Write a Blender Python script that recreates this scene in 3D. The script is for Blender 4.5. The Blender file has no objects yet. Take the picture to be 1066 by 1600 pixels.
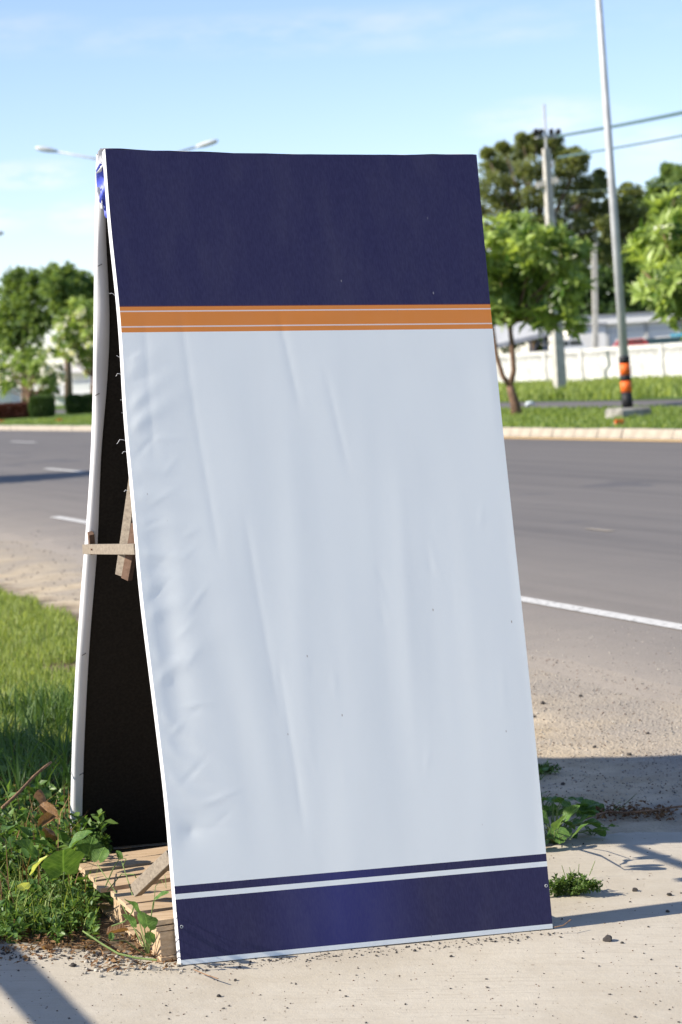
import bpy, bmesh, math, random
import numpy as np
from mathutils import Vector, Matrix, noise as mnoise
random.seed(7); rng = np.random.default_rng(7)
R = math.radians
scene = bpy.context.scene
C = scene.collection

# ------------------------------------------------------------------ camera
F, ROLL, CAMH, HOR = 3500.0, R(3.5), 1.67, 574.0          # focal length in photo pixels, roll, eye height, horizon row
PITCH = math.atan((800 - HOR) * math.cos(ROLL) / F)
FW = Vector((0, math.cos(PITCH), -math.sin(PITCH))); UP = Vector((0, math.sin(PITCH), math.cos(PITCH))); RT = Vector((1, 0, 0))
cr, sr = math.cos(ROLL), math.sin(ROLL)
cam_d = bpy.data.cameras.new('camera'); cam = bpy.data.objects.new('camera', cam_d); C.objects.link(cam)
cam_d.sensor_fit = 'VERTICAL'; cam_d.sensor_height = 22.3; cam_d.sensor_width = 14.9
cam_d.lens = F / 1600 * 22.3
cam_d.clip_start = 0.05; cam_d.clip_end = 6000
r2 = RT * cr - UP * sr; u2 = RT * sr + UP * cr; b2 = -FW
m3 = Matrix(((r2.x, u2.x, b2.x), (r2.y, u2.y, b2.y), (r2.z, u2.z, b2.z))).to_4x4()
cam.matrix_world = Matrix.Translation((0, 0, CAMH)) @ m3
cam_d.dof.use_dof = True; cam_d.dof.focus_distance = 6.7; cam_d.dof.aperture_fstop = 3.4
scene.camera = cam

# ------------------------------------------------------------------ sun, sky, exposure
SUN_EL, SUN_TH = R(33), R(17.5)
sun_d = bpy.data.lights.new('sun', 'SUN'); sun = bpy.data.objects.new('sun', sun_d); C.objects.link(sun)
sun_d.energy = 5.0; sun_d.angle = R(0.53); sun_d.color = (1.0, 0.93, 0.82)
LD = Vector((math.cos(SUN_TH) * math.cos(SUN_EL), math.sin(SUN_TH) * math.cos(SUN_EL), -math.sin(SUN_EL)))
sun.rotation_euler = LD.to_track_quat('-Z', 'Y').to_euler(); sun.location = (-20, -5, 20)
world = bpy.data.worlds.new('World'); scene.world = world; world.use_nodes = True
wn = world.node_tree.nodes; wl = world.node_tree.links; wn.clear()
sky = wn.new('ShaderNodeTexSky'); sky.sky_type = 'NISHITA'; sky.sun_disc = False
sky.sun_elevation = SUN_EL; sky.sun_rotation = math.atan2(-LD.x, -LD.y) % (2 * math.pi)
sky.air_density = 0.85; sky.dust_density = 0.15; sky.ozone_density = 1.5; sky.altitude = 50
bg = wn.new('ShaderNodeBackground'); bg.inputs[1].default_value = 0.124
wo = wn.new('ShaderNodeOutputWorld')
tc = wn.new('ShaderNodeTexCoord'); mp = wn.new('ShaderNodeMapping'); mp.inputs['Scale'].default_value = (26, 26, 90)
cn = wn.new('ShaderNodeTexNoise'); cn.inputs['Scale'].default_value = 1.0; cn.inputs['Detail'].default_value = 7; cn.inputs['Roughness'].default_value = 0.6
wl.new(tc.outputs['Generated'], mp.inputs[0]); wl.new(mp.outputs[0], cn.inputs[0])
def wmath(op, a, b=0.0):
    x = wn.new('ShaderNodeMath'); x.operation = op
    for i, v in enumerate((a, b)):
        if isinstance(v, (int, float)): x.inputs[i].default_value = v
        else: wl.new(v, x.inputs[i])
    return x.outputs[0]
tot = None
for (dx_, dz_, wx, wz, am) in ((-.126, .093, .017, .0052, 1.0), (-.105, .074, .014, .006, .75), (-.148, .076, .020, .006, .6), (.105, .103, .030, .008, .6), (.150, .090, .035, .007, .5), (-.02, .150, .12, .006, .28), (.06, .142, .09, .004, .22), (-.16, .158, .05, .006, .3), (-.35, .11, .08, .02, .8), (.42, .13, .10, .02, .8), (.02, .30, .2, .03, .4)):
    n_ = Vector((dx_, 1, dz_)).normalized(); sb2 = wn.new('ShaderNodeVectorMath'); sb2.operation = 'SUBTRACT'; sb2.inputs[1].default_value = n_; wl.new(tc.outputs['Generated'], sb2.inputs[0])
    ml = wn.new('ShaderNodeVectorMath'); ml.operation = 'MULTIPLY'; ml.inputs[1].default_value = (1 / wx, 1 / wx, 1 / wz); wl.new(sb2.outputs[0], ml.inputs[0])
    ln_ = wn.new('ShaderNodeVectorMath'); ln_.operation = 'LENGTH'; wl.new(ml.outputs[0], ln_.inputs[0])
    q_ = wmath('MULTIPLY', wmath('MAXIMUM', wmath('SUBTRACT', 1.6, ln_.outputs['Value']), 0.0), am * 0.6); tot = q_ if tot is None else wmath('MAXIMUM', tot, q_)
fc = wmath('MINIMUM', wmath('MULTIPLY', tot, wmath('MAXIMUM', wmath('MULTIPLY', wmath('SUBTRACT', cn.outputs[0], 0.36), 3.2), 0.0)), 0.8)
mix = wn.new('ShaderNodeMix'); mix.data_type = 'RGBA'; mix.inputs['B'].default_value = (6.3, 5.6, 5.7, 1)
tint = wn.new('ShaderNodeMix'); tint.data_type = 'RGBA'; tint.blend_type = 'MULTIPLY'; tint.inputs['Factor'].default_value = 1; tint.inputs['B'].default_value = (0.93, 0.90, 1.0, 1)
wl.new(sky.outputs[0], tint.inputs['A']); wl.new(tint.outputs['Result'], mix.inputs['A']); wl.new(fc, mix.inputs['Factor']); wl.new(mix.outputs['Result'], bg.inputs[0]); wl.new(bg.outputs[0], wo.inputs[0])
scene.view_settings.view_transform = 'Standard'; scene.view_settings.look = 'None'
scene.view_settings.gamma = 1; scene.view_settings.use_curve_mapping = False
scene.view_settings.exposure = 0.78
scene.render.engine = 'CYCLES'

# ------------------------------------------------------------------ photo pixel -> place
def ray(px, py):
    xr, yr = px - 533, 800 - py
    x = cr * xr + sr * yr; y = -sr * xr + cr * yr
    return FW + RT * (x / F) + UP * (y / F)
O = Vector((0, 0, CAMH))
RA = R(20.4)                                              # the road's heading
SD = Vector((math.cos(RA), math.sin(RA), 0)); TD = Vector((-math.sin(RA), math.cos(RA), 0))
def st(s, t, z=0.0): return SD * s + TD * t + Vector((0, 0, z))
def sm(a, b, x):
    x = min(1, max(0, (x - a) / (b - a))); return x * x * (3 - 2 * x)
def hz(x, y):                                             # the forecourt falls a little to the right, the road is level
    s = x * SD.x + y * SD.y
    return -0.056 * min(2.0, max(-0.6, x + 0.54)) * (1 - sm(3.9, 6.2, s)) * (1 - sm(9, 14, y))
def G(px, py, z=0.0):
    r = ray(px, py); h = z
    for _ in range(6):
        t = (h - CAMH) / r.z; P = O + r * t; h = z + hz(P.x, P.y)
    return P
def PD(px, py, D):
    r = ray(px, py); return O + r * (D / r.y)
def hit(px, py, p0, n):
    r = ray(px, py); return O + r * ((p0 - O).dot(n) / r.dot(n))

# ------------------------------------------------------------------ materials
def mat(name, col, rough=0.8, spec=0.3, metal=0.0, var=0.0, scale=8.0, bump=0.0, bscale=60.0, trans=0.0, col2=None, detail=5, coat=0.0):
    m = bpy.data.materials.new(name); m.use_nodes = True; n = m.node_tree.nodes; l = m.node_tree.links
    b = n['Principled BSDF']; b.inputs['Base Color'].default_value = (*col, 1); b.inputs['Roughness'].default_value = rough
    b.inputs['Specular IOR Level'].default_value = spec; b.inputs['Metallic'].default_value = metal; b.inputs['Coat Weight'].default_value = coat
    t = n.new('ShaderNodeTexCoord')
    if var > 0 or col2:
        ns = n.new('ShaderNodeTexNoise'); ns.inputs['Scale'].default_value = scale; ns.inputs['Detail'].default_value = detail
        l.new(t.outputs['Object'], ns.inputs[0])
        rp = n.new('ShaderNodeValToRGB'); c2 = col2 or tuple(min(1, c * (1 + var)) for c in col)
        rp.color_ramp.elements[0].position = 0.36; rp.color_ramp.elements[1].position = 0.64
        rp.color_ramp.elements[0].color = (*(c * (1 - var) for c in col), 1); rp.color_ramp.elements[1].color = (*c2, 1)
        l.new(ns.outputs[0], rp.inputs[0]); l.new(rp.outputs[0], b.inputs['Base Color'])
    if bump > 0:
        nb = n.new('ShaderNodeTexNoise'); nb.inputs['Scale'].default_value = bscale; nb.inputs['Detail'].default_value = 6
        l.new(t.outputs['Object'], nb.inputs[0]); bp = n.new('ShaderNodeBump'); bp.inputs['Strength'].default_value = bump; bp.inputs['Distance'].default_value = 0.02
        l.new(nb.outputs[0], bp.inputs['Height']); l.new(bp.outputs[0], b.inputs['Normal'])
    return m
def leafmat(name, a, bcol, trans=0.35, rough=0.5):
    """leaf colour runs from a to bcol by the per-leaf attribute 'tint'; light passes through the blade"""
    m = bpy.data.materials.new(name); m.use_nodes = True; n = m.node_tree.nodes; l = m.node_tree.links
    p = n['Principled BSDF']; p.inputs['Roughness'].default_value = rough; p.inputs['Specular IOR Level'].default_value = 0.35
    at = n.new('ShaderNodeAttribute'); at.attribute_name = 'tint'
    mx = n.new('ShaderNodeMix'); mx.data_type = 'RGBA'; mx.inputs['A'].default_value = (*a, 1); mx.inputs['B'].default_value = (*bcol, 1)
    l.new(at.outputs['Fac'], mx.inputs['Factor']); l.new(mx.outputs['Result'], p.inputs['Base Color'])
    tr = n.new('ShaderNodeBsdfTranslucent'); tm = n.new('ShaderNodeMix'); tm.data_type = 'RGBA'; tm.blend_type = 'MULTIPLY'; tm.inputs['Factor'].default_value = 1
    tm.inputs['B'].default_value = (1.3, 1.25, 0.6, 1); l.new(mx.outputs['Result'], tm.inputs['A']); l.new(tm.outputs['Result'], tr.inputs[0])
    ms = n.new('ShaderNodeMixShader'); ms.inputs[0].default_value = trans
    l.new(p.outputs[0], ms.inputs[1]); l.new(tr.outputs[0], ms.inputs[2]); l.new(ms.outputs[0], n['Material Output'].inputs[0])
    return m
class NT:
    """small helper to write node graphs"""
    def __init__(s, name):
        s.m = bpy.data.materials.new(name); s.m.use_nodes = True; s.n = s.m.node_tree.nodes; s.l = s.m.node_tree.links
        s.b = s.n['Principled BSDF']; s.tc = s.n.new('ShaderNodeTexCoord'); s.P = s.tc.outputs['Object']
    def noise(s, scale, detail=5, rough=0.55, vec=None):
        x = s.n.new('ShaderNodeTexNoise'); x.inputs['Scale'].default_value = scale; x.inputs['Detail'].default_value = detail; x.inputs['Roughness'].default_value = rough
        s.l.new(vec or s.P, x.inputs[0]); return x.outputs[0]
    def vor(s, scale, vec=None, out='Distance'):
        x = s.n.new('ShaderNodeTexVoronoi'); x.inputs['Scale'].default_value = scale; s.l.new(vec or s.P, x.inputs[0]); return x.outputs[out]
    def ramp(s, v, stops, const=False):
        x = s.n.new('ShaderNodeValToRGB'); e = x.color_ramp.elements
        while len(e) < len(stops): e.new(0.5)
        for i, (p, c) in enumerate(stops): e[i].position = p; e[i].color = (c, c, c, 1) if not hasattr(c, '__len__') else (*c, 1)
        if const: x.color_ramp.interpolation = 'CONSTANT'
        s.l.new(v, x.inputs[0]); return x.outputs[0]
    def math(s, op, a, b=0.0, c=None):
        x = s.n.new('ShaderNodeMath'); x.operation = op
        for i, v in enumerate((a, b) + ((c,) if c is not None else ())):
            if isinstance(v, (int, float)): x.inputs[i].default_value = v
            else: s.l.new(v, x.inputs[i])
        return x.outputs[0]
    def mix(s, f, a, b, mode='MIX'):
        x = s.n.new('ShaderNodeMix'); x.data_type = 'RGBA'; x.blend_type = mode
        for k, v in (('Factor', f), ('A', a), ('B', b)):
            if isinstance(v, (int, float)): x.inputs[k].default_value = v
            elif isinstance(v, tuple): x.inputs[k].default_value = (*v, 1)
            else: s.l.new(v, x.inputs[k])
        return x.outputs['Result']
    def dot(s, vec):
        x = s.n.new('ShaderNodeVectorMath'); x.operation = 'DOT_PRODUCT'; s.l.new(s.P, x.inputs[0]); x.inputs[1].default_value = vec; return x.outputs['Value']
    def mapping(s, scale, rot=(0, 0, 0)):
        x = s.n.new('ShaderNodeMapping'); x.inputs['Scale'].default_value = scale; x.inputs['Rotation'].default_value = rot; s.l.new(s.P, x.inputs[0]); return x.outputs[0]
    def along(s, a, b):
        x = s.n.new('ShaderNodeCombineXYZ'); s.l.new(s.math('MULTIPLY', s.dot(tuple(SD)), a), x.inputs[0]); s.l.new(s.math('MULTIPLY', s.dot(tuple(TD)), b), x.inputs[1]); return x.outputs[0]
    def bump(s, h, strength=0.4, dist=0.01, prev=None):
        x = s.n.new('ShaderNodeBump'); x.inputs['Strength'].default_value = strength; x.inputs['Distance'].default_value = dist
        s.l.new(h, x.inputs['Height']);
        if prev: s.l.new(prev, x.inputs['Normal'])
        return x.outputs[0]
    def done(s, col, rough=0.85, normal=None, spec=0.25):
        if isinstance(col, tuple): s.b.inputs['Base Color'].default_value = (*col, 1)
        else: s.l.new(col, s.b.inputs['Base Color'])
        if isinstance(rough, (int, float)): s.b.inputs['Roughness'].default_value = rough
        else: s.l.new(rough, s.b.inputs['Roughness'])
        s.b.inputs['Specular IOR Level'].default_value = spec
        if normal: s.l.new(normal, s.b.inputs['Normal'])
        return s.m

def ground_mat():
    g = NT('dirt_and_gravel')
    sv = g.dot((SD.x, SD.y, 0))
    big = g.noise(0.9, 5); mid = g.noise(5, 6); fine = g.noise(60, 6, 0.7); grit = g.vor(70)
    beige = g.mix(g.ramp(mid, [(0.35, 0), (0.65, 1)]), (0.41, 0.325, 0.215), (0.54, 0.44, 0.305))
    soil = g.mix(mid, (0.10, 0.07, 0.045), (0.19, 0.14, 0.09))
    grey = g.mix(g.ramp(fine, [(0.35, 0), (0.65, 1)]), (0.24, 0.21, 0.175), (0.37, 0.325, 0.27))
    k = g.ramp(g.math('ADD', g.math('MULTIPLY', sv, 0.1), g.math('MULTIPLY', big, 0.06)), [(0.40, 1), (0.445, 1), (0.49, 0.1), (0.53, 0.9)])
    patch = g.ramp(g.noise(1.7, 6, 0.6), [(0.42, 0), (0.6, 1)])
    c = g.mix(g.math('MULTIPLY', patch, 0.6), beige, grey)
    c = g.mix(g.ramp(g.math('ADD', g.math('MULTIPLY', sv, 0.1), g.math('MULTIPLY', big, 0.08)), [(0.47, 0), (0.53, 0.75)]), c, grey)
    c = g.mix(g.math('MULTIPLY', g.ramp(grit, [(0.0, 1), (0.22, 0)]), g.ramp(g.noise(6, 3), [(0.45, 0), (0.6, 0.7)])), c, (0.09, 0.08, 0.07))
    # soil under the grass, left of the sign
    xv = g.dot((1, 0, 0)); green = g.math('MULTIPLY', g.ramp(g.math('ADD', g.math('MULTIPLY', xv, 0.2), 0.5), [(0.40, 1), (0.52, 0)]), g.ramp(g.math('ADD', g.math('MULTIPLY', sv, 0.1), g.math('MULTIPLY', mid, 0.06)), [(0.40, 1), (0.43, 0)]))
    c = g.mix(green, c, soil)
    far = g.ramp(g.math('MULTIPLY', sv, 0.01), [(0.44, 0), (0.46, 1)])
    c = g.mix(far, c, (0.07, 0.10, 0.03))
    h = g.math('ADD', g.math('MULTIPLY', fine, 0.5), g.math('ADD', mid, g.math('MULTIPLY', grit, 0.5)))
    return g.done(c, 0.95, g.bump(h, 0.7, 0.012), 0.1)
def slab_mat():
    g = NT('pale_concrete'); big = g.noise(1.3, 6, 0.6); fine = g.noise(160, 5, 0.7); mid = g.noise(9, 6, 0.65)
    c = g.mix(g.ramp(big, [(0.32, 0), (0.68, 1)]), (0.42, 0.365, 0.28), (0.50, 0.445, 0.355))
    c = g.mix(g.ramp(mid, [(0.40, 0.0), (0.72, 0.45)]), c, (0.55, 0.50, 0.41))
    c = g.mix(g.math('MULTIPLY', g.ramp(fine, [(0.30, 1), (0.42, 0)]), 0.35), c, (0.24, 0.19, 0.14))
    # sparse dark and rusty grains
    vv = g.vor(26); sel = g.vor(26, out='Color')
    sp = g.math('MULTIPLY', g.ramp(vv, [(0.0, 1), (0.07, 1), (0.11, 0)]), g.ramp(sel, [(0.60, 0), (0.66, 1)], True))
    c = g.mix(g.math('MULTIPLY', sp, 0.75), c, (0.17, 0.12, 0.08))
    vv2 = g.vor(9); sp2 = g.ramp(vv2, [(0.0, 1), (0.05, 1), (0.07, 0)]); c = g.mix(g.math('MULTIPLY', sp2, 0.6), c, (0.22, 0.17, 0.12))
    # faint scraped lines across the pour
    w = g.noise(1.0, 4, 0.6, g.mapping((0.9, 30, 1), (0, 0, R(12)))); ln = g.ramp(w, [(0.485, 0), (0.5, 0.7), (0.515, 0)])
    c = g.mix(g.math('MULTIPLY', ln, g.ramp(big, [(0.4, 0), (0.6, 0.6)])), c, (0.27, 0.22, 0.17))
    h = g.math('ADD', g.math('ADD', g.math('MULTIPLY', fine, 0.4), mid), g.math('MULTIPLY', g.noise(40, 4), 0.6))
    return g.done(c, 0.93, g.bump(h, 0.35, 0.006), 0.15)
def road_mat():
    g = NT('worn_asphalt'); sv = g.dot((SD.x, SD.y, 0)); ys = g.along(1, 0.12)
    lg = g.noise(0.5, 5, 0.55, ys); mid = g.noise(3, 6); fine = g.noise(120, 4, 0.7)
    c = g.mix(g.ramp(lg, [(0.35, 0), (0.65, 1)]), (0.100, 0.090, 0.083), (0.130, 0.117, 0.105))
    c = g.mix(g.ramp(fine, [(0.3, 0.0), (0.7, 0.5)]), c, (0.165, 0.155, 0.148))
    # wheel tracks and the darker far lane
    trk = g.ramp(g.math('MULTIPLY', sv, 0.05), [(0.30, 0), (0.50, 0.15), (0.56, 0.0), (0.70, 0.5), (0.8, 0.3), (0.95, 0.45)])
    c = g.mix(trk, c, (0.082, 0.078, 0.077))
    stk = g.noise(1.0, 6, 0.65, g.along(3.2, 0.10)); c = g.mix(g.ramp(stk, [(0.38, 0.0), (0.66, 0.45)]), c, (0.19, 0.172, 0.155)); c = g.mix(g.ramp(stk, [(0.30, 0.40), (0.45, 0.0)]), c, (0.072, 0.069, 0.068))
    # tar patches
    tp = g.ramp(g.noise(0.55, 3, 0.6, g.along(0.9, 0.7)), [(0.60, 0), (0.625, 0.55)])
    tp = g.math('MULTIPLY', tp, g.ramp(g.math('MULTIPLY', sv, 0.05), [(0.46, 0), (0.52, 1), (0.66, 1), (0.7, 0)]))
    c = g.mix(tp, c, (0.055, 0.057, 0.068))
    # dust blown in from the shoulder
    e = g.math('ADD', g.math('MULTIPLY', sv, 0.1), g.math('MULTIPLY', g.noise(1.2, 6, 0.6), 0.16))
    dust = g.mix(g.ramp(fine, [(0.35, 0), (0.65, 1)]), (0.24, 0.205, 0.165), (0.36, 0.31, 0.25))
    c = g.mix(g.ramp(e, [(0.60, 1), (0.655, 0.72), (0.74, 0.42), (0.95, 0.15), (1.0, 0.10)]), c, dust)
    return g.done(c, 0.82, g.bump(g.math('ADD', fine, g.math('MULTIPLY', mid, 0.5)), 0.35, 0.006), 0.3)
def paint_mat(name, col, wear=0.5):
    g = NT(name); w = g.ramp(g.noise(22, 6, 0.7), [(wear - 0.12, 1), (wear + 0.02, 0)])
    c = g.mix(w, col, (0.17, 0.155, 0.14)); return g.done(c, 0.7, g.bump(g.noise(90, 4), 0.3, 0.004))
M = {}
M['ground'] = ground_mat(); M['slab'] = slab_mat(); M['road'] = road_mat()
M['white_line'] = paint_mat('white_road_paint', (0.60, 0.58, 0.53), 0.46); M['yellow_line'] = paint_mat('yellow_road_paint', (0.62, 0.40, 0.16), 0.38)
M['kerb'] = mat('pale_kerb_concrete', (0.33, 0.285, 0.225), 0.9, var=0.18, scale=3, bump=0.3, bscale=30)
M['turf'] = mat('mown_turf', (0.10, 0.155, 0.036), 0.95, 0.1, var=0.35, scale=2.5, bump=0.8, bscale=25)
M['wall'] = mat('white_painted_concrete', (0.50, 0.49, 0.46), 0.8, var=0.16, scale=1.6)
M['bwhite'] = mat('white_render', (0.82, 0.80, 0.75), 0.8, var=0.05, scale=0.5)
M['roofgrey'] = mat('grey_roof_sheet', (0.30, 0.31, 0.33), 0.5, var=0.12, scale=2)
M['darkgreen'] = mat('dark_green_canvas', (0.015, 0.035, 0.032), 0.6, var=0.2)
M['cyan'] = mat('pale_blue_trim', (0.12, 0.48, 0.60), 0.5, var=0.05)
M['red'] = mat('red_car_paint', (0.50, 0.03, 0.035), 0.3, 0.5, coat=0.5, var=0.03)
M['glass'] = mat('dark_glass', (0.02, 0.03, 0.035), 0.08, 0.6, var=0.05)
M['vanwhite'] = mat('white_van_paint', (0.78, 0.78, 0.76), 0.3, 0.5, coat=0.4, var=0.02)
M['rubber'] = mat('tyre_rubber', (0.02, 0.02, 0.02), 0.9, var=0.1)
M['galv'] = mat('galvanised_steel', (0.44, 0.45, 0.45), 0.55, 0.4, 0.0, var=0.10, scale=3)
M['poleconc'] = mat('pale_concrete_pole', (0.42, 0.40, 0.35), 0.9, var=0.15, scale=4, bump=0.2)
M['wire'] = mat('cable_sheath', (0.10, 0.16, 0.17), 0.6, var=0.05)
M['black'] = mat('black_band_paint', (0.012, 0.012, 0.014), 0.6, var=0.1)
M['orange'] = mat('orange_band_paint', (0.75, 0.13, 0.02), 0.5, var=0.05)
M['lampbody'] = mat('pale_lamp_housing', (0.55, 0.57, 0.55), 0.4, var=0.05)
M['lens'] = mat('yellowed_lamp_lens', (0.42, 0.42, 0.30), 0.2, var=0.05)
M['bark'] = mat('grey_brown_bark', (0.16, 0.115, 0.08), 0.95, var=0.35, scale=9, bump=0.6, bscale=20)
M['rbark'] = mat('reddish_bark', (0.16, 0.095, 0.062), 0.95, var=0.3, scale=9, bump=0.6, bscale=20)
M['plum'] = leafmat('frangipani_leaf', (0.060, 0.130, 0.022), (0.44, 0.55, 0.16), 0.45, 0.34)
M['olive'] = leafmat('olive_crown_leaf', (0.095, 0.13, 0.042), (0.30, 0.33, 0.125), 0.5)
M['green'] = leafmat('mid_green_leaf', (0.070, 0.135, 0.038), (0.26, 0.35, 0.10), 0.46)
M['dark'] = leafmat('dark_green_leaf', (0.030, 0.065, 0.018), (0.10, 0.165, 0.040), 0.35)
M['redleaf'] = leafmat('dark_red_leaf', (0.07, 0.022, 0.018), (0.15, 0.05, 0.03), 0.25)
M['flower'] = leafmat('cream_petal', (0.76, 0.74, 0.56), (0.86, 0.86, 0.76), 0.3)
M['grass'] = leafmat('sunny_grass_blade', (0.13, 0.20, 0.038), (0.38, 0.44, 0.12), 0.48)
M['dgrass'] = leafmat('dark_grass_blade', (0.045, 0.10, 0.022), (0.15, 0.23, 0.05), 0.38)
M['weed'] = leafmat('weed_leaf', (0.045, 0.11, 0.022), (0.17, 0.27, 0.065), 0.38, 0.42)
M['dry'] = leafmat('dry_leaf', (0.10, 0.045, 0.02), (0.32, 0.19, 0.09), 0.2, 0.8)
M['stem'] = mat('green_stem', (0.12, 0.17, 0.05), 0.7, var=0.25)
M['twig'] = mat('brown_twig', (0.20, 0.12, 0.07), 0.9, var=0.3, scale=40, bump=0.4)
M['stone'] = mat('dark_gravel_stone', (0.085, 0.075, 0.068), 0.9, var=0.35, scale=30, bump=0.7, bscale=80)
M['rubble'] = mat('pale_rubble', (0.36, 0.33, 0.28), 0.95, var=0.3, scale=30, bump=0.7, bscale=80)

def leaf_mat(name, a, b2_):                               # big single leaves with veins
    g = NT(name); n1 = g.noise(6, 5); v = g.n.new('ShaderNodeUVMap')
    c = g.mix(g.ramp(n1, [(0.35, 0), (0.65, 1)]), a, b2_)
    sx = g.n.new('ShaderNodeSeparateXYZ'); g.l.new(v.outputs[0], sx.inputs[0])
    ax = g.math('ABSOLUTE', g.math('SUBTRACT', sx.outputs[0], 0.5))
    mid = g.ramp(ax, [(0.0, 1), (0.012, 1), (0.03, 0)])
    side = g.math('ABSOLUTE', g.math('SUBTRACT', g.math('FRACT', g.math('SUBTRACT', g.math('MULTIPLY', sx.outputs[1], 7), g.math('MULTIPLY', ax, 6))), 0.5))
    vein = g.math('MAXIMUM', mid, g.math('MULTIPLY', g.ramp(side, [(0.0, 1), (0.10, 0)]), 0.6))
    c = g.mix(g.math('MULTIPLY', vein, 0.55), c, tuple(min(1, x * 1.9) for x in b2_))
    g.done(c, 0.45, g.bump(g.math('ADD', vein, g.math('MULTIPLY', g.noise(14, 3), 1.2)), 0.5, 0.004), 0.35)
    tr = g.n.new('ShaderNodeBsdfTranslucent'); g.l.new(g.mix(1.0, c, (1.3, 1.25, 0.6), 'MULTIPLY'), tr.inputs[0])
    ms = g.n.new('ShaderNodeMixShader'); ms.inputs[0].default_value = 0.35
    g.l.new(g.b.outputs[0], ms.inputs[1]); g.l.new(tr.outputs[0], ms.inputs[2]); g.l.new(ms.outputs[0], g.n['Material Output'].inputs[0])
    return g.m
M['bigleaf'] = leaf_mat('broad_leaf', (0.060, 0.135, 0.026), (0.13, 0.23, 0.05))
M['yleaf'] = leaf_mat('yellowing_leaf', (0.50, 0.55, 0.14), (0.62, 0.66, 0.24))
M['dryleaf'] = leaf_mat('withered_leaf', (0.17, 0.085, 0.035), (0.30, 0.17, 0.08))
def wood_mat(name, a, b_, s=1.0):
    g = NT(name); gr = g.noise(1.0, 6, 0.65, g.mapping((6 * s, 90 * s, 90 * s))); sp = g.noise(30, 5, 0.7)
    c = g.mix(g.ramp(gr, [(0.3, 0), (0.7, 1)]), a, b_); c = g.mix(g.ramp(sp, [(0.60, 0), (0.75, 0.6)]), c, tuple(x * 0.45 for x in a))
    return g.done(c, 0.85, g.bump(gr, 0.5, 0.003), 0.2)
M['oldwood'] = wood_mat('weathered_grey_wood', (0.165, 0.135, 0.105), (0.29, 0.245, 0.19))
M['brownwood'] = wood_mat('brown_frame_wood', (0.10, 0.06, 0.04), (0.16, 0.10, 0.07))
M['palletwood'] = wood_mat('pale_pallet_wood', (0.38, 0.26, 0.15), (0.55, 0.41, 0.27))
M['rust'] = mat('rusty_nail', (0.12, 0.05, 0.03), 0.7, var=0.2)
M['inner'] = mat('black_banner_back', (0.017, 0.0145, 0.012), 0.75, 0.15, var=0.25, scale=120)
M['hem'] = mat('white_vinyl_hem', (0.62, 0.62, 0.63), 0.5, 0.3, var=0.04, scale=5)
M['bluecloth'] = mat('blue_print_scrap', (0.09, 0.12, 0.55), 0.45, 0.3, var=0.25, scale=14)
M['thread'] = mat('white_thread', (0.8, 0.8, 0.8), 0.6, var=0.02)
M['mud'] = mat('brown_root_litter', (0.12, 0.07, 0.045), 0.95, var=0.4, scale=30)

# ------------------------------------------------------------------ object helpers
def setp(o, label=None, cat=None, group=None, kind=None):
    if label: o['label'] = label
    if cat: o['category'] = cat
    if group: o['group'] = group
    if kind: o['kind'] = kind
    return o
def link(name, me, m=None, parent=None):
    if m is not None and not me.materials: me.materials.append(m)
    o = bpy.data.objects.new(name, me); C.objects.link(o)
    if parent: o.parent = parent; o.matrix_parent_inverse = Matrix.Translation(-parent.location) if parent.rotation_euler.z == 0 else parent.matrix_basis.inverted()
    return o
def thing(name, label, cat, loc, group=None):
    o = bpy.data.objects.new(name, None); C.objects.link(o); o.location = loc; o.empty_display_size = 0.1
    return setp(o, label, cat, group)
def pydata(name, v, f, smooth=False):
    me = bpy.data.meshes.new(name); me.from_pydata([tuple(p) for p in v], [], f); me.update()
    if smooth:
        for p in me.polygons: p.use_smooth = True
    return me
def npmesh(name, V, Fq, tint=None, smooth=False):
    """V (n,3); Fq (m,k) faces all with k corners"""
    me = bpy.data.meshes.new(name); n, (m, k) = len(V), Fq.shape
    me.vertices.add(n); me.vertices.foreach_set('co', np.ascontiguousarray(V, dtype=np.float32).ravel())
    me.loops.add(m * k); me.loops.foreach_set('vertex_index', np.ascontiguousarray(Fq, dtype=np.int32).ravel())
    me.polygons.add(m); me.polygons.foreach_set('loop_start', np.arange(0, m * k, k, dtype=np.int32)); me.polygons.foreach_set('loop_total', np.full(m, k, dtype=np.int32))
    if tint is not None:
        a = me.attributes.new('tint', 'FLOAT', 'POINT'); a.data.foreach_set('value', np.ascontiguousarray(tint, dtype=np.float32))
    me.update(calc_edges=True); me.validate()
    if smooth: me.polygons.foreach_set('use_smooth', np.ones(m, dtype=bool))
    return me
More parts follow.
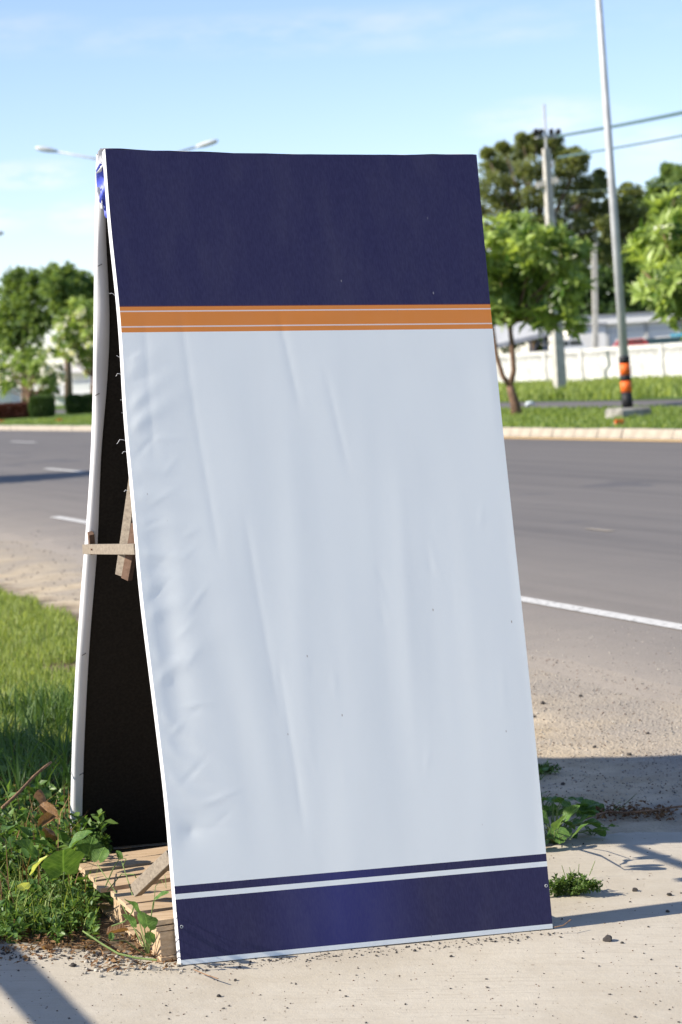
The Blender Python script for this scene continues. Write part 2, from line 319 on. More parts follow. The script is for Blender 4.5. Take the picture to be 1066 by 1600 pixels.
class MB:
    def __init__(s): s.bm = bmesh.new()
    def box(s, c, size, ax=None):
        """box at c, half axes from ax (3 unit vectors) and full size"""
        ax = ax or (Vector((1, 0, 0)), Vector((0, 1, 0)), Vector((0, 0, 1))); c = Vector(c)
        h = [ax[i] * size[i] / 2 for i in range(3)]; vs = []
        for i in (-1, 1):
            for j in (-1, 1):
                for k in (-1, 1): vs.append(s.bm.verts.new(c + h[0] * i + h[1] * j + h[2] * k))
        for q in ((0, 1, 3, 2), (4, 6, 7, 5), (0, 4, 5, 1), (2, 3, 7, 6), (0, 2, 6, 4), (1, 5, 7, 3)): s.bm.faces.new([vs[i] for i in q])
        return s
    def bar(s, a, b, w, d, up=Vector((0, 0, 1))):
        a, b = Vector(a), Vector(b); x = (b - a); L = x.length; x.normalize(); y = up.cross(x).normalized(); z = x.cross(y)
        return s.box((a + b) / 2, (L, w, d), (x, y, z))
    def tube(s, pts, rad, n=8, cap=True):
        pts = [Vector(p) for p in pts]; rings = []
        ref = Vector((0.3, 0.9, 0.1)).normalized()
        for i, p in enumerate(pts):
            d = (pts[min(i + 1, len(pts) - 1)] - pts[max(i - 1, 0)]).normalized()
            if abs(d.dot(ref)) > 0.95: ref = Vector((1, 0, 0))
            x = d.cross(ref).normalized(); y = d.cross(x); r = rad[i] if hasattr(rad, '__len__') else rad
            rings.append([s.bm.verts.new(p + x * r * math.cos(a) + y * r * math.sin(a)) for a in (2 * math.pi * k / n for k in range(n))])
        for A, B in zip(rings, rings[1:]):
            for k in range(n): s.bm.faces.new((A[k], A[(k + 1) % n], B[(k + 1) % n], B[k]))
        if cap:
            s.bm.faces.new(rings[0][::-1]); s.bm.faces.new(rings[-1])
        return s
    def build(s, name, m, parent=None, smooth=False, bevel=0):
        bmesh.ops.recalc_face_normals(s.bm, faces=s.bm.faces)
        if bevel: bmesh.ops.bevel(s.bm, geom=list(s.bm.edges), offset=bevel, segments=1, affect='EDGES')
        me = bpy.data.meshes.new(name); s.bm.to_mesh(me); s.bm.free()
        if smooth:
            for p in me.polygons: p.use_smooth = True
        return link(name, me, m, parent)
def wob(p, sc, seed=0.0): return mnoise.noise(Vector((p[0] * sc + seed, p[1] * sc, (p[2] if len(p) > 2 else 0) * sc + seed)))

# ------------------------------------------------------------------ leaf and blade clouds (numpy)
def unit(a): return a / np.maximum(1e-9, np.linalg.norm(a, axis=1))[:, None]
def leaf_arrays(P, D, N, L, W, tint):
    """folded pointed leaves: base, left, right, mid, tip"""
    n = len(P); D = unit(D); S = unit(np.cross(D, N)); N = np.cross(S, D); L = L[:, None]; W = W[:, None]
    base = P; mid = P + D * L * 0.5 - N * W * 0.12; lf = P + D * L * 0.52 + S * W * 0.5 + N * W * 0.12; rt = P + D * L * 0.52 - S * W * 0.5 + N * W * 0.12
    tip = P + D * L - N * L * 0.16
    V = np.stack([base, lf, rt, mid, tip], 1).reshape(-1, 3)
    f = np.array([[0, 3, 1], [0, 2, 3], [1, 3, 4], [3, 2, 4]]); Fq = (np.arange(n)[:, None, None] * 5 + f[None]).reshape(-1, 3)
    return V, Fq, np.repeat(tint, 5)
def blade_arrays(P, H, W, lean, az, tint):
    n = len(P); dx = np.stack([np.cos(az), np.sin(az), np.zeros(n)], 1); sd = np.stack([-np.sin(az), np.cos(az), np.zeros(n)], 1); z = np.array([[0, 0, 1.0]])
    H = H[:, None]; W = W[:, None]; lean = lean[:, None]
    m = P + z * H * 0.55 + dx * H * lean * 0.35; t = P + z * H * (1 - 0.25 * lean) + dx * H * lean
    V = np.stack([P - sd * W / 2, P + sd * W / 2, m + sd * W * 0.4, m - sd * W * 0.4, t], 1).reshape(-1, 3)
    f = np.array([[0, 1, 2], [0, 2, 3], [3, 2, 4]]); Fq = (np.arange(n)[:, None, None] * 5 + f[None]).reshape(-1, 3)
    return V, Fq, np.repeat(tint, 5)
def rdir(n): return unit(rng.normal(size=(n, 3)))
def clump_leaves(cl, per, L, W, up=0.5, flat=0.7, loose=False):
    """cl: list of (centre, radius); leaves sit in uneven sub-clumps inside each ball"""
    Ps, Ds, Ns, T = [], [], [], []
    for c, r in cl:
        k = max(4, int(per)); nsub = max(5, int(k / (14 if loose else 22))); sub = rdir(nsub) * (r * rng.uniform(0.25, 1.0, nsub) ** 0.6 * (1.25 if loose else 1.0))[:, None]; sub[:, 2] *= flat
        sr_ = r * (rng.uniform(0.10, 0.34, nsub) if loose else rng.uniform(0.20, 0.50, nsub)); idx = rng.integers(0, nsub, k); off = rdir(k) * (sr_[idx] * rng.uniform(0.2, 1.0, k))[:, None]; off[:, 2] *= 0.75
        p = np.array(c)[None] + sub[idx] + off; d = unit(off) + rng.normal(size=(k, 3)) * 0.55
        Ps.append(p); Ds.append(d); Ns.append(rng.normal(size=(k, 3)) * 0.6 + np.array([[0, 0, up]])); T.append(np.clip(rng.uniform(0, 1, nsub)[idx] * 0.6 + rng.uniform(0, 0.5, k), 0, 1))
    P, D, N, T = map(np.concatenate, (Ps, Ds, Ns, T)); n = len(P)
    return leaf_arrays(P, D, N, L * rng.uniform(0.7, 1.25, n), W * rng.uniform(0.7, 1.25, n), T)
def rosette_leaves(tips, nl, L, W):
    """whorls of long leaves at branch tips, as on a frangipani"""
    Ps, Ds, Ns, T = [], [], [], []
    for tp, ax in tips:
        k = int(nl * random.uniform(0.6, 1.5)); ax = np.array(ax); ax = ax / np.linalg.norm(ax)
        a = rng.uniform(0, 2 * math.pi) + np.arange(k) * 2.4; e1 = np.cross(ax, [0.3, 0.5, 0.8]); e1 /= np.linalg.norm(e1); e2 = np.cross(ax, e1)
        op = rng.uniform(0.5, 1.5, k); d = (np.cos(a)[:, None] * e1 + np.sin(a)[:, None] * e2) * np.sin(op)[:, None] + ax * np.cos(op)[:, None]
        Ps.append(np.tile(tp, (k, 1)) + ax * rng.uniform(-0.12, 0.05, k)[:, None]); Ds.append(d); Ns.append(np.tile(ax, (k, 1)) + rng.normal(size=(k, 3)) * 0.2)
        T.append(np.clip(rng.uniform(0.1, 0.9) + rng.uniform(-0.2, 0.25, k), 0, 1))
    P, D, N, T = map(np.concatenate, (Ps, Ds, Ns, T)); n = len(P)
    return leaf_arrays(P, D, N, L * rng.uniform(0.7, 1.2, n), W * rng.uniform(0.8, 1.2, n), T)
def crown_obj(arr, m, parent, name='crown'):
    V, Fq, T = arr; return link(name, npmesh(name, V, Fq, T), m, parent)
def limb(a, b, r0, r1, n=5, w=0.06):
    a, b = Vector(a), Vector(b); L = (b - a).length; pts, rr = [], []
    for i in range(n + 1):
        t = i / n; p = a.lerp(b, t)
        if 0 < i < n: p += Vector((random.uniform(-1, 1), random.uniform(-1, 1), random.uniform(-0.5, 0.5))) * L * w
        pts.append(p); rr.append(r0 * (1 - t) + r1 * t)
    return pts, rr

# =================================================================== SETTING
# ground sheet: fine near the sign, coarse to the horizon
def axis(lo, hi, f0, f1, step, far):
    a = list(np.arange(f0, f1 + 1e-6, step)); x, d = f1, step
    while x < hi: d *= 1.35; x += d; a.append(min(x, hi))
    x, d = f0, step; b = []
    while x > lo: d *= 1.35; x -= d; b.append(max(x, lo))
    return np.array(b[::-1] + a)
xs = axis(-2500, 2500, -4.0, 5.0, 0.07, 0); ys = axis(-400, 4500, 3.5, 19.0, 0.07, 0)
def relief(x, y): return 0.010 * wob((x, y), 1.3) + 0.006 * wob((x, y), 5, 3) + 0.003 * wob((x, y), 16, 9)
edge = [(-40, 8.5), (-6, 7.3), (-2.2, 6.95), (-1.10, 6.62), (-0.85, 6.50), (-0.62, 6.42), (-0.40, 6.62), (0.0, 7.0), (0.45, 7.62), (0.75, 7.98), (0.95, 8.12), (1.3, 8.10), (2.0, 8.25), (3.2, 8.5), (7, 9.3), (40, 16)]
def ye(x):
    for (a, b), (c, d) in zip(edge, edge[1:]):
        if x <= c: return b + (d - b) * (x - a) / (c - a) + 0.035 * wob((x, 0), 7) + 0.015 * wob((x, 0), 31)
    return edge[-1][1]
V = []
for y in ys:
    for x in xs:
        s = x * SD.x + y * SD.y; z = hz(x, y) - 0.012
        if -6 < x < 7 and 2 < y < 22: z += relief(x, y) * (1 - sm(4.6, 5.2, s))
        z -= 0.05 * sm(6.2, 6.8, s) + (0.03 * sm(0.10, 0.30, ye(x) - y) if abs(x) < 39 and y > -25 else 0); V.append((x, y, z))
nx = len(xs); Fq = [(j * nx + i, j * nx + i + 1, (j + 1) * nx + i + 1, (j + 1) * nx + i) for j in range(len(ys) - 1) for i in range(nx - 1)]
setp(link('ground', npmesh('ground', np.array(V), np.array(Fq), smooth=True), M['ground']), kind='structure')

# concrete apron with a ragged far edge
xa = axis(-40, 40, -2.2, 3.2, 0.03, 0); V = []
def slab_z(x, y): return hz(x, y) - 0.007 + (0.003 * wob((x, y), 2.2, 5) if y > 4 else 0)
rows = [0, 0.25, 0.5, 0.7, 0.8, 0.86, 0.90, 0.93, 0.95, 0.965, 0.98, 0.99, 1.0]
rows = [-30, -10] + list(np.linspace(2, 8.6, 100))
Vv = []; Ff = []
for x in xa:
    e = ye(x)
    col = [-30, 0] + list(2 + (e - 2) * np.linspace(0, 1, 70) ** 0.6)
    for k, y in enumerate(col): Vv.append((x, y, slab_z(x, y)))
    Vv.append((x, e + 0.006, slab_z(x, e) - 0.006)); Vv.append((x, e + 0.014, slab_z(x, e) - 0.06))
nr = 74
for i in range(len(xa) - 1):
    for k in range(nr - 1): Ff.append((i * nr + k, (i + 1) * nr + k, (i + 1) * nr + k + 1, i * nr + k + 1))
setp(link('concrete_apron', npmesh('concrete_apron', np.array(Vv), np.array(Ff), smooth=True), M['slab']), kind='structure')

# road, median, frontage road, verge in road coordinates
def kerb_s(t): return 19.9 - 0.030 * max(0, t - 48) if t < 110 else 19.9 - 0.030 * 62
def strip(name, s0, s1, ts, z, m, nsub=1, kind='structure', parent=None):
    v, f = [], []
    for t in ts:
        a = s0(t) if callable(s0) else s0; b = s1(t) if callable(s1) else s1
        for k in range(nsub + 1):
            s = a + (b - a) * k / nsub; p = st(s, t); zz = z + hz(p.x, p.y) - (0.022 if name == 'road' and k == 0 else 0); v.append((p.x, p.y, zz))
    w = nsub + 1
    for j in range(len(ts) - 1):
        for k in range(nsub): f.append((j * w + k, j * w + k + 1, (j + 1) * w + k + 1, (j + 1) * w + k))
    o = link(name, pydata(name, v, f), m, parent)
    if kind: o['kind'] = kind
    return o
TT = sorted(set([-300, -100, -40, -10] + list(np.arange(-4, 30, 0.5)) + list(range(30, 140, 3)) + [200, 400, 900, 2500]))
strip('road', lambda t: 5.05 + 0.35 * wob((t, 0), 0.9) + 0.14 * wob((t, 1), 4), kerb_s, TT, 0.004, M['road'], 48)
strip('road_edge_line', 6.40, 6.54, list(np.arange(-10, 27.8, 1)) + [27.8], 0.010, M['white_line'])
for t0 in (-10, 30): pass
for a, b in ((29.5, 32.5), (41.1, 44.2), (53.0, 56.0), (65.0, 68.0), (77, 80), (89, 92)): strip('lane_dash', 10.10, 10.26, [a, b], 0.010, M['white_line'])
for a, b in ((41.5, 44.5), (53.5, 56.5), (65.2, 68.5), (77, 80), (89, 92)): strip('lane_dash', 14.66, 14.84, [a, b], 0.010, M['white_line'])
strip('faint_line', 9.50, 9.58, [18.5, 19.0], 0.010, paint_mat('worn_cream_paint', (0.34, 0.29, 0.22), 0.5))
strip('yellow_kerb_line', lambda t: kerb_s(t) - 0.60, lambda t: kerb_s(t) - 0.22, list(range(-20, 64, 2)), 0.010, M['yellow_line'])
strip('grass_median', lambda t: kerb_s(t) + 0.16, 27.9, TT, 0.15, M['turf'], 6)
strip('frontage_road', 27.9, 32.2, TT, 0.13, M['road'], 4)
strip('grass_verge', 32.2, 46.4, TT, 0.145, M['turf'], 8)
strip('yard', 46.4, 300, TT, 0.13, mat('yard_surface', (0.12, 0.12, 0.08), 0.95, var=0.3, scale=0.3), 4)
# kerb: one stone after another, joints open
kb = thing('road_kerb', 'pale concrete kerb along the grass median across the road', 'kerb', st(19.5, 40, 0)); kb['kind'] = 'structure'; del kb['category']
kme = None; t = 14.0
while t < 118:
    s0 = kerb_s(t + 0.5); L = 1.0
    if kme is None:
        b = MB(); b.bm.verts.index_update()
        prof = [(-0.02, -0.05), (0.03, 0.155), (0.06, 0.178), (0.19, 0.178), (0.19, -0.05)]
        v = [(x, y, z) for y in (-0.485, 0.485) for (x, z) in prof]; f = [(i, (i + 1) % 5, 5 + (i + 1) % 5, 5 + i) for i in range(5)] + [(4, 3, 2, 1, 0), (5, 6, 7, 8, 9)]
        kme = pydata('kerb_stone', v, f); kme.materials.append(M['kerb'])
    o = bpy.data.objects.new('kerb_stone', kme); C.objects.link(o); o.parent = kb
    p = st(s0, t + 0.5); o.location = p - kb.location + Vector((random.uniform(-.008, .008), 0, random.uniform(-.008, .006))); o.rotation_euler = (random.uniform(-.01, .01), 0, RA + (math.atan(0.03) if 48 < t < 110 else 0) + random.uniform(-.008, .008)); t += 1.0

def grass(name, pts, H, W, m, label=None, tint=(0, 1)):
    n = len(pts); P = np.array(pts); arr = blade_arrays(P, H * rng.uniform(0.5, 1.3, n), W * rng.uniform(0.7, 1.3, n), rng.uniform(0.1, 0.9, n), rng.uniform(0, 2 * math.pi, n), rng.uniform(*tint, n))
    return setp(link(name, npmesh(name, *arr), m), label, 'grass', kind='stuff')
pts = []
for _ in range(26000):
    t = random.uniform(28, 100) if random.random() < .8 else random.uniform(28, 60); s = random.uniform(20.1, 27.8); s = max(s, kerb_s(t) + 0.22)
    p = st(s, t, 0.15); pts.append(p)
grass('median_grass', pts, 0.10, 0.03, M['grass'], 'short mown green grass on the median across the road', (0.0, 0.7))
pts = []
for _ in range(26000):
    t = random.uniform(60, 125); s = 46.2 - 13.8 * random.random() ** 1.3; p = st(s, t, 0.145)
    if wob((p.x, p.y), 0.25) > -0.25: pts.append(p)
grass('verge_grass', pts, 0.40, 0.07, M['grass'], 'long rough grass growing in front of the white wall', (0.1, 1.0))

# =================================================================== THE SIGN
fp = dict(x0=-0.543, y0=6.258, psi=R(20.3), al=R(11.3))
U0 = Vector((math.cos(fp['psi']), math.sin(fp['psi']), 0)); N0 = Vector((math.sin(fp['psi']), -math.cos(fp['psi']), 0)); Z0 = Vector((0, 0, 1))
NF = (N0 * math.cos(fp['al']) + Z0 * math.sin(fp['al'])).normalized()      # the printed face looks this way
P0 = G(282, 1506)
BL, BR, TL, TR = [hit(x, y, P0, NF) for x, y in ((283, 1508), (864, 1450.5), (163.5, 232.5), (745, 241.5))]
TL = hit(163.5, 232.5, P0, NF)
sign = thing('sandwich_board_sign', 'tall blank A-frame banner sign with navy top, orange stripe and navy foot', 'sign', Vector((0.0, 6.9, 0)))
def edge_off(v):                                         # the left edge is pulled in a curve between its staples
    return -0.012 * math.exp(-((v - 0.52) / 0.20) ** 2) + 0.006 * math.exp(-((v - 0.19) / 0.09) ** 2) + 0.002 * math.sin(v * 26) * (0.3 + 0.7 * sm(0.2, 0.7, v))
CREASES = [(random.uniform(.02, .14), random.uniform(.12, .76), random.uniform(-.5, .9), random.uniform(.02, .05), random.choice((-1, 1)) * random.uniform(.0002, .0007)) for _ in range(34)] + [(random.uniform(.3, .95), random.uniform(.2, .55), random.uniform(1.2, 2.0), random.uniform(.015, .05), random.uniform(-.0004, .0004)) for _ in range(26)]
def wrinkle(u, v):
    """depth of the loose vinyl in metres, u across, v up"""
    d = 0.0
    inner = min(1, u / 0.03) * min(1, (1 - u) / 0.02) * min(1, v / 0.02) * min(1, (1 - v) / 0.012)
    # soft hanging folds in the lower middle
    for (c, a, w, k, v0, v1) in ((0.40, .0016, .030, .10, .42, .22), (0.53, .0014, .035, .06, .46, .25), (0.63, -.0018, .03, .12, .46, .22), (0.69, .0020, .022, .10, .42, .16), (0.76, -.0014, .03, .12, .40, .2), (0.86, .0016, .035, .06, .38, .24), (0.14, -.0030, .040, -.22, .34, .20), (0.22, .0020, .035, -.20, .30, .16)):
        d += 0.26 * a * math.exp(-((u - c - k * (v - 0.5)) / w) ** 2) * math.exp(-((v - v0) / v1) ** 2)
    # long sharp creases
    for (c, k, v0, v1, a) in ((0.185, -0.16, .50, .78, .0006), (0.27, -.14, .30, .52, .0006), (0.30, -.10, .16, .34, .0007), (0.062, 0.0, .62, .77, .0007), (0.47, -.3, .68, .78, .0008), (0.56, -.3, .60, .70, .0006)):
        if v0 - .03 < v < v1 + .03:
            d -= a * math.exp(-abs(u - c - k * (v - 0.6)) / 0.008) * sm(v0 - .03, v0 + .02, v) * (1 - sm(v1 - .02, v1 + .03, v))
    for (cu, cv, an, ln_, am) in CREASES:
        du, dv = (u - cu), (v - cv) * 2.03; al_ = du * math.cos(an) + dv * math.sin(an); pe = -du * math.sin(an) + dv * math.cos(an)
        if abs(al_) < ln_ * 2 and abs(pe) < .03: d += am * math.exp(-(al_ / ln_) ** 2) * math.exp(-(pe / .0055) ** 2)
    # gathers running in from the staples on the left edge
    for (vv, a, sl, ln) in ((0.715, .0030, .5, .06), (0.67, .0042, .6, .07), (0.645, .0050, .5, .09), (0.60, .0022, -.2, .12), (0.565, .0030, -.12, .14), (0.53, .0026, -.1, .12), (0.495, .0026, -.15, .11), (0.455, .0030, .0, .10), (0.415, .0036, .3, .10), (0.37, .0026, -.3, .13), (0.335, .0040, .5, .11), (0.30, .0026, -.7, .12), (0.265, .0024, -.7, .12), (0.23, .0018, -.8, .12)):
        wv = 0.0075 + 0.05 * u
        d += 0.42 * a * math.exp(-((v - vv - sl * u * 0.6) / wv) ** 2) * math.exp(-(u / ln) ** 1.4) * min(1, u / 0.02)
    d += -0.0028 * math.exp(-((u - 0.055) / 0.035) ** 2) * sm(0.16, 0.35, v) * (1 - sm(0.40, 0.60, v))
    # a dent near the foot
    r_ = math.hypot((u - 0.055) * 1.15, (v - 0.155) * 2.4); d -= 0.004 * math.exp(-r_ / 0.035)
    d += 0.0007 * wob((u * 3, v * 3), 1.7, 2) + 0.0007 * wob((u * 8, v * 3, 0), 1.3, 5) * (1 - sm(0.70, 0.75, v))
    return d * (inner if v < 0.79 else inner * 0.45)
NU, NV = 150, 300
V, UVs, Ff = [], [], []
us = [i / NU for i in range(NU + 1)]; vs_ = [j / NV for j in range(NV + 1)]
def fpos(u, v):
    a = BL.lerp(TL, v) + (BR - BL).normalized() * edge_off(v); b = BR.lerp(TR, v) + (BR - BL).normalized() * (0.004 * math.sin(v * 3.1 * 2))
    p = a.lerp(b, u)
    p += (TL - BL).normalized() * (-0.009 * math.sin(math.pi * u) * sm(0.8, 1, v))     # top rail sags a little
    return p
for v in vs_:
    for u in us:
        V.append(fpos(u, v) + NF * wrinkle(u, v)); UVs.append((u, v))
W1 = NU + 1
for j in range(NV):
    for i in range(NU): Ff.append((j * W1 + i, j * W1 + i + 1, (j + 1) * W1 + i + 1, (j + 1) * W1 + i))
def banner_mat():
    g = NT('printed_vinyl'); uv = g.n.new('ShaderNodeUVMap'); sx = g.n.new('ShaderNodeSeparateXYZ'); g.l.new(uv.outputs[0], sx.inputs[0]); u, v = sx.outputs[0], sx.outputs[1]
    white, navy, orange = (0.845, 0.865, 0.815), (0.0195, 0.0165, 0.062), (0.74, 0.25, 0.045)
    BANDS = BN
    cols = {'w': white, 'n': navy, 'o': orange, 'l': (0.80, 0.66, 0.58), 'd': (0.12, 0.03, 0.03)}
    c = g.mix(g.math('GREATER_THAN', v, BANDS[0][0]), white, cols[BANDS[0][1]])
    for p, k_ in BANDS[1:]: c = g.mix(g.math('GREATER_THAN', v, p), c, cols[k_])
    # faded brighter blue in the middle of the foot band
    fade = g.math('MULTIPLY', g.ramp(u, [(0.20, 0), (0.42, 1), (0.50, 0.85), (0.66, 0)]), g.ramp(v, [(0.0, 1), (BN[1][0], 1), (0.2, 0)]))
    lum = g.n.new('ShaderNodeRGBToBW'); g.l.new(c, lum.inputs[0]); isn = g.ramp(lum.outputs[0], [(0.0, 1), (0.06, 1), (0.08, 0)])
    c = g.mix(g.math('MULTIPLY', fade, g.math('MULTIPLY', isn, 0.6)), c, (0.030, 0.034, 0.19))
    top = g.math('MULTIPLY', isn, g.ramp(v, [(0.5, 0), (0.6, 1)])); blotch = g.ramp(g.noise(2.2, 4, 0.6), [(0.35, 0), (0.65, 1)])
    c = g.mix(g.math('MULTIPLY', top, g.math('MULTIPLY', blotch, 0.12)), c, (0.045, 0.040, 0.075))
    # fine woven grain, scuffs and specks
    wv = g.noise(1.0, 3, 0.6, g.mapping((260, 260, 18))); c = g.mix(g.math('MULTIPLY', g.ramp(wv, [(0.35, 1), (0.65, 0)]), g.math('MULTIPLY', isn, 0.22)), c, (0.07, 0.065, 0.15))
    gr = g.noise(2.0, 5, 0.6, g.mapping((6, 6, 1.4))); c = g.mix(g.math('MULTIPLY', g.ramp(gr, [(0.45, 0), (0.75, 1)]), 0.03), c, (0.45, 0.43, 0.40))
    vec = g.mapping((1, 1, 0.42)); d1 = g.vor(17, vec); s1 = g.vor(17, vec, 'Color')
    sp = g.math('MULTIPLY', g.ramp(d1, [(0, 1), (0.020, 1), (0.042, 0)]), g.ramp(s1, [(0.0, 0), (0.36, 0), (0.46, 1)]))
    spc = g.mix(isn, (0.30, 0.22, 0.15), (0.35, 0.33, 0.32)); c = g.mix(g.math('MULTIPLY', sp, 0.8), c, spc)
    nb = g.noise(1.0, 2, 0.5, g.mapping((420, 420, 420)))
    g.done(c, g.mix(isn, (0.42, 0.42, 0.42), (0.5, 0.5, 0.5)), g.bump(g.math('ADD', nb, g.math('MULTIPLY', g.noise(1, 3, .5, g.mapping((24, 24, 1.2))), 0.5)), 0.10, 0.002), 0.3)
    return g.m
# band heights measured on both edges of the photograph, averaged
def vv_of(pts):
    r = []
    for (x, y) in pts:
        q = hit(x, y, P0, NF); e0, e1 = (BL, TL) if x < 500 else (BR, TR); r.append((q - e0).dot(e1 - e0) / (e1 - e0).length_squared)
    return sum(r) / len(r)
bw = [vv_of(p) for p in (((283, 1500), (863, 1443.5)), ((275, 1405), (852, 1354.5)), ((274, 1396), (851.5, 1347)), ((273, 1384.3), (850.5, 1334.5)), ((189.3, 520), (768, 513.2)), ((188.4, 512.8), (767, 505.5)), ((188.2, 510.7), (767, 503.6)), ((187, 488.9), (765, 482.2)), ((186.8, 486.9), (765, 480.3)), ((185.6, 478.8), (763.2, 473.4)))]
BN = [(bw[0], 'n'), (bw[1], 'w'), (bw[2], 'n'), (bw[3], 'w'), (bw[4], 'o'), (bw[5], 'l'), (bw[6], 'o'), (bw[7], 'l'), (bw[8], 'o'), (bw[9] - 0.0012, 'd'), (bw[9], 'n')]
me = npmesh('printed_banner', np.array([tuple(p) for p in V]), np.array(Ff), smooth=True)
uvl = me.uv_layers.new(name='UVMap'); arr = np.empty(len(me.loops), dtype=np.int32); me.loops.foreach_get('vertex_index', arr); uvl.data.foreach_set('uv', np.array(UVs, dtype=np.float32)[arr].ravel())
link('printed_banner', me, banner_mat(), sign)
# vinyl wrapped round the four edges of the frame
DEP = 0.036
def wrap(name, pts, m, inward=0.0, dirv=None):
    v, f = [], []
    for i, p in enumerate(pts):
        v += [p, p - NF * 0.006 + (dirv or Vector()) * 0.0015, p - NF * DEP, p - NF * (DEP + 0.001) - (dirv or Vector()) * 0.03]
    for i in range(len(pts) - 1):
        for k in range(3): f.append((i * 4 + k, i * 4 + k + 1, (i + 1) * 4 + k + 1, (i + 1) * 4 + k))
    return link(name, pydata(name, v, f, False), m, sign)
wr = (TR - TL).normalized(); wu = (TL - BL).normalized()
wrap('wrapped_edge', [fpos(0, j / 80) + NF * 0.0 for j in range(81)], M['hem'], dirv=-wr)
wrap('wrapped_edge', [fpos(1, j / 80) for j in range(81)], M['hem'], dirv=wr)
wrap('wrapped_edge', [fpos(i / 40, 0) for i in range(41)], M['hem'], dirv=-wu)
wrap('wrapped_edge', [fpos(i / 40, 1) for i in range(41)], M['hem'], dirv=wu)
# dark back of the front sheet and its timber frame
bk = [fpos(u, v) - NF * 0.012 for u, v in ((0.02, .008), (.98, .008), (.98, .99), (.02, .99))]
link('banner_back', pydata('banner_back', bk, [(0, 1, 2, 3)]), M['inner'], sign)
def rail(a, b, parent, m, w=0.03, d=0.022, n=NF, name='frame_rail'):
    MB().bar(a, b, w, d, n).build(name, m, parent, bevel=0.0015)
ins = 0.022
for (a, b) in (((ins, .012), (ins, .988)), ((1 - ins, .012), (1 - ins, .988)), ((.05, .012), (.95, .012)), ((.05, .985), (.95, .985)), ((.05, .5), (.95, .5)), ((.05, .25), (.95, .25)), ((.05, .75), (.95, .75))):
    rail(fpos(*a) - NF * 0.0245, fpos(*b) - NF * 0.0245, sign, M['brownwood'])

# rear panel
RBL = G(111, 1328); RBL.z -= 0.03; RTL = hit(156.5, 246, P0 - NF * 0.05, NF)
wid = (BR - BL).length
RBR = RBL + U0 * wid; RBR.z = hz(RBR.x, RBR.y) - 0.03; RTR = RTL + wr * wid
ru = (RTL - RBL).normalized(); NR = (RBR - RBL).cross(RTL - RBL).normalized()   # inner side, towards the camera
if NR.y > 0: NR = -NR
def rpos(u, v, d=0.0):
    return RBL.lerp(RTL, v).lerp(RBR.lerp(RTR, v), u) + NR * d - U0 * (0.006 * math.sin(v * 7) * (1 - u)) + U0 * (0.012 * math.exp(-((v - 0.6) / 0.2) ** 2) * (1 - u))
def rgrid(name, u0, u1, v0, v1, d, m, nu=8, nv=60, fn=None):
    v, f = [], []
    for j in range(nv + 1):
        for i in range(nu + 1):
            uu, vq = u0 + (u1 - u0) * i / nu, v0 + (v1 - v0) * j / nv; v.append(rpos(uu, vq, d + (fn(uu, vq) if fn else 0)))
    w = nu + 1
    for j in range(nv):
        for i in range(nu): f.append((j * w + i, j * w + i + 1, (j + 1) * w + i + 1, (j + 1) * w + i))
    return link(name, pydata(name, v, f, True), m, sign)
DR = 0.034
rgrid('rear_banner', 0, 1, 0, 1, -DR, M['hem'], 30, 60)
# left edge: outer wrap then the hem folded inside
v, f = [], []
NVr = 90
for j in range(NVr + 1):
    q = j / NVr; wv = 0.0035 * math.sin(q * 41) * sm(0.4, 0.9, q) + 0.003 * wob((q * 9, 0), 1)
    hemw = 0.028 + 0.008 * math.sin(q * 17 + 1) * sm(0.35, 0.7, q) + 0.006 * sm(0.05, 0, q)
    v += [rpos(0, q, -DR), rpos(0, q, -0.004), rpos(0.004, q, 0.0 + wv * .3), rpos(hemw * .5, q, 0.003 + wv), rpos(hemw, q, 0.002 + wv), rpos(hemw + 0.004, q, -0.010)]
for j in range(NVr):
    for k in range(5): f.append((j * 6 + k, j * 6 + k + 1, (j + 1) * 6 + k + 1, (j + 1) * 6 + k))
link('folded_hem', pydata('folded_hem', v, f, True), M['hem'], sign)
v, f = [], []
for j in range(NVr + 1):
    q = j / NVr; v += [rpos(1, q, -DR), rpos(1, q, 0), rpos(0.97, q, 0.002)]
for j in range(NVr):
    for k in range(2): f.append((j * 3 + k, j * 3 + k + 1, (j + 1) * 3 + k + 1, (j + 1) * 3 + k))
link('folded_hem', pydata('folded_hem', v, f, True), M['hem'], sign)
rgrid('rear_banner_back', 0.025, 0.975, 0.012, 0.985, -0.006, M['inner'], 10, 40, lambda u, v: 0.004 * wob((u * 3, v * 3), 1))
for u in (0.5,): rail(rpos(u, .02, -0.02), rpos(u, .98, -0.02), sign, M['brownwood'])
# staples
for (x, y) in ((156, 414), (152, 616), (131, 1022), (127, 1209)):
    q = hit(x, y, rpos(0, .5, 0.006), NR); MB().bar(q + NR * 0.003 - wr * 0.007 - Z0 * 0.003, q + NR * 0.003 + wr * 0.007 + Z0 * 0.004, 0.0022, 0.002).build('staple', M['black'], sign)

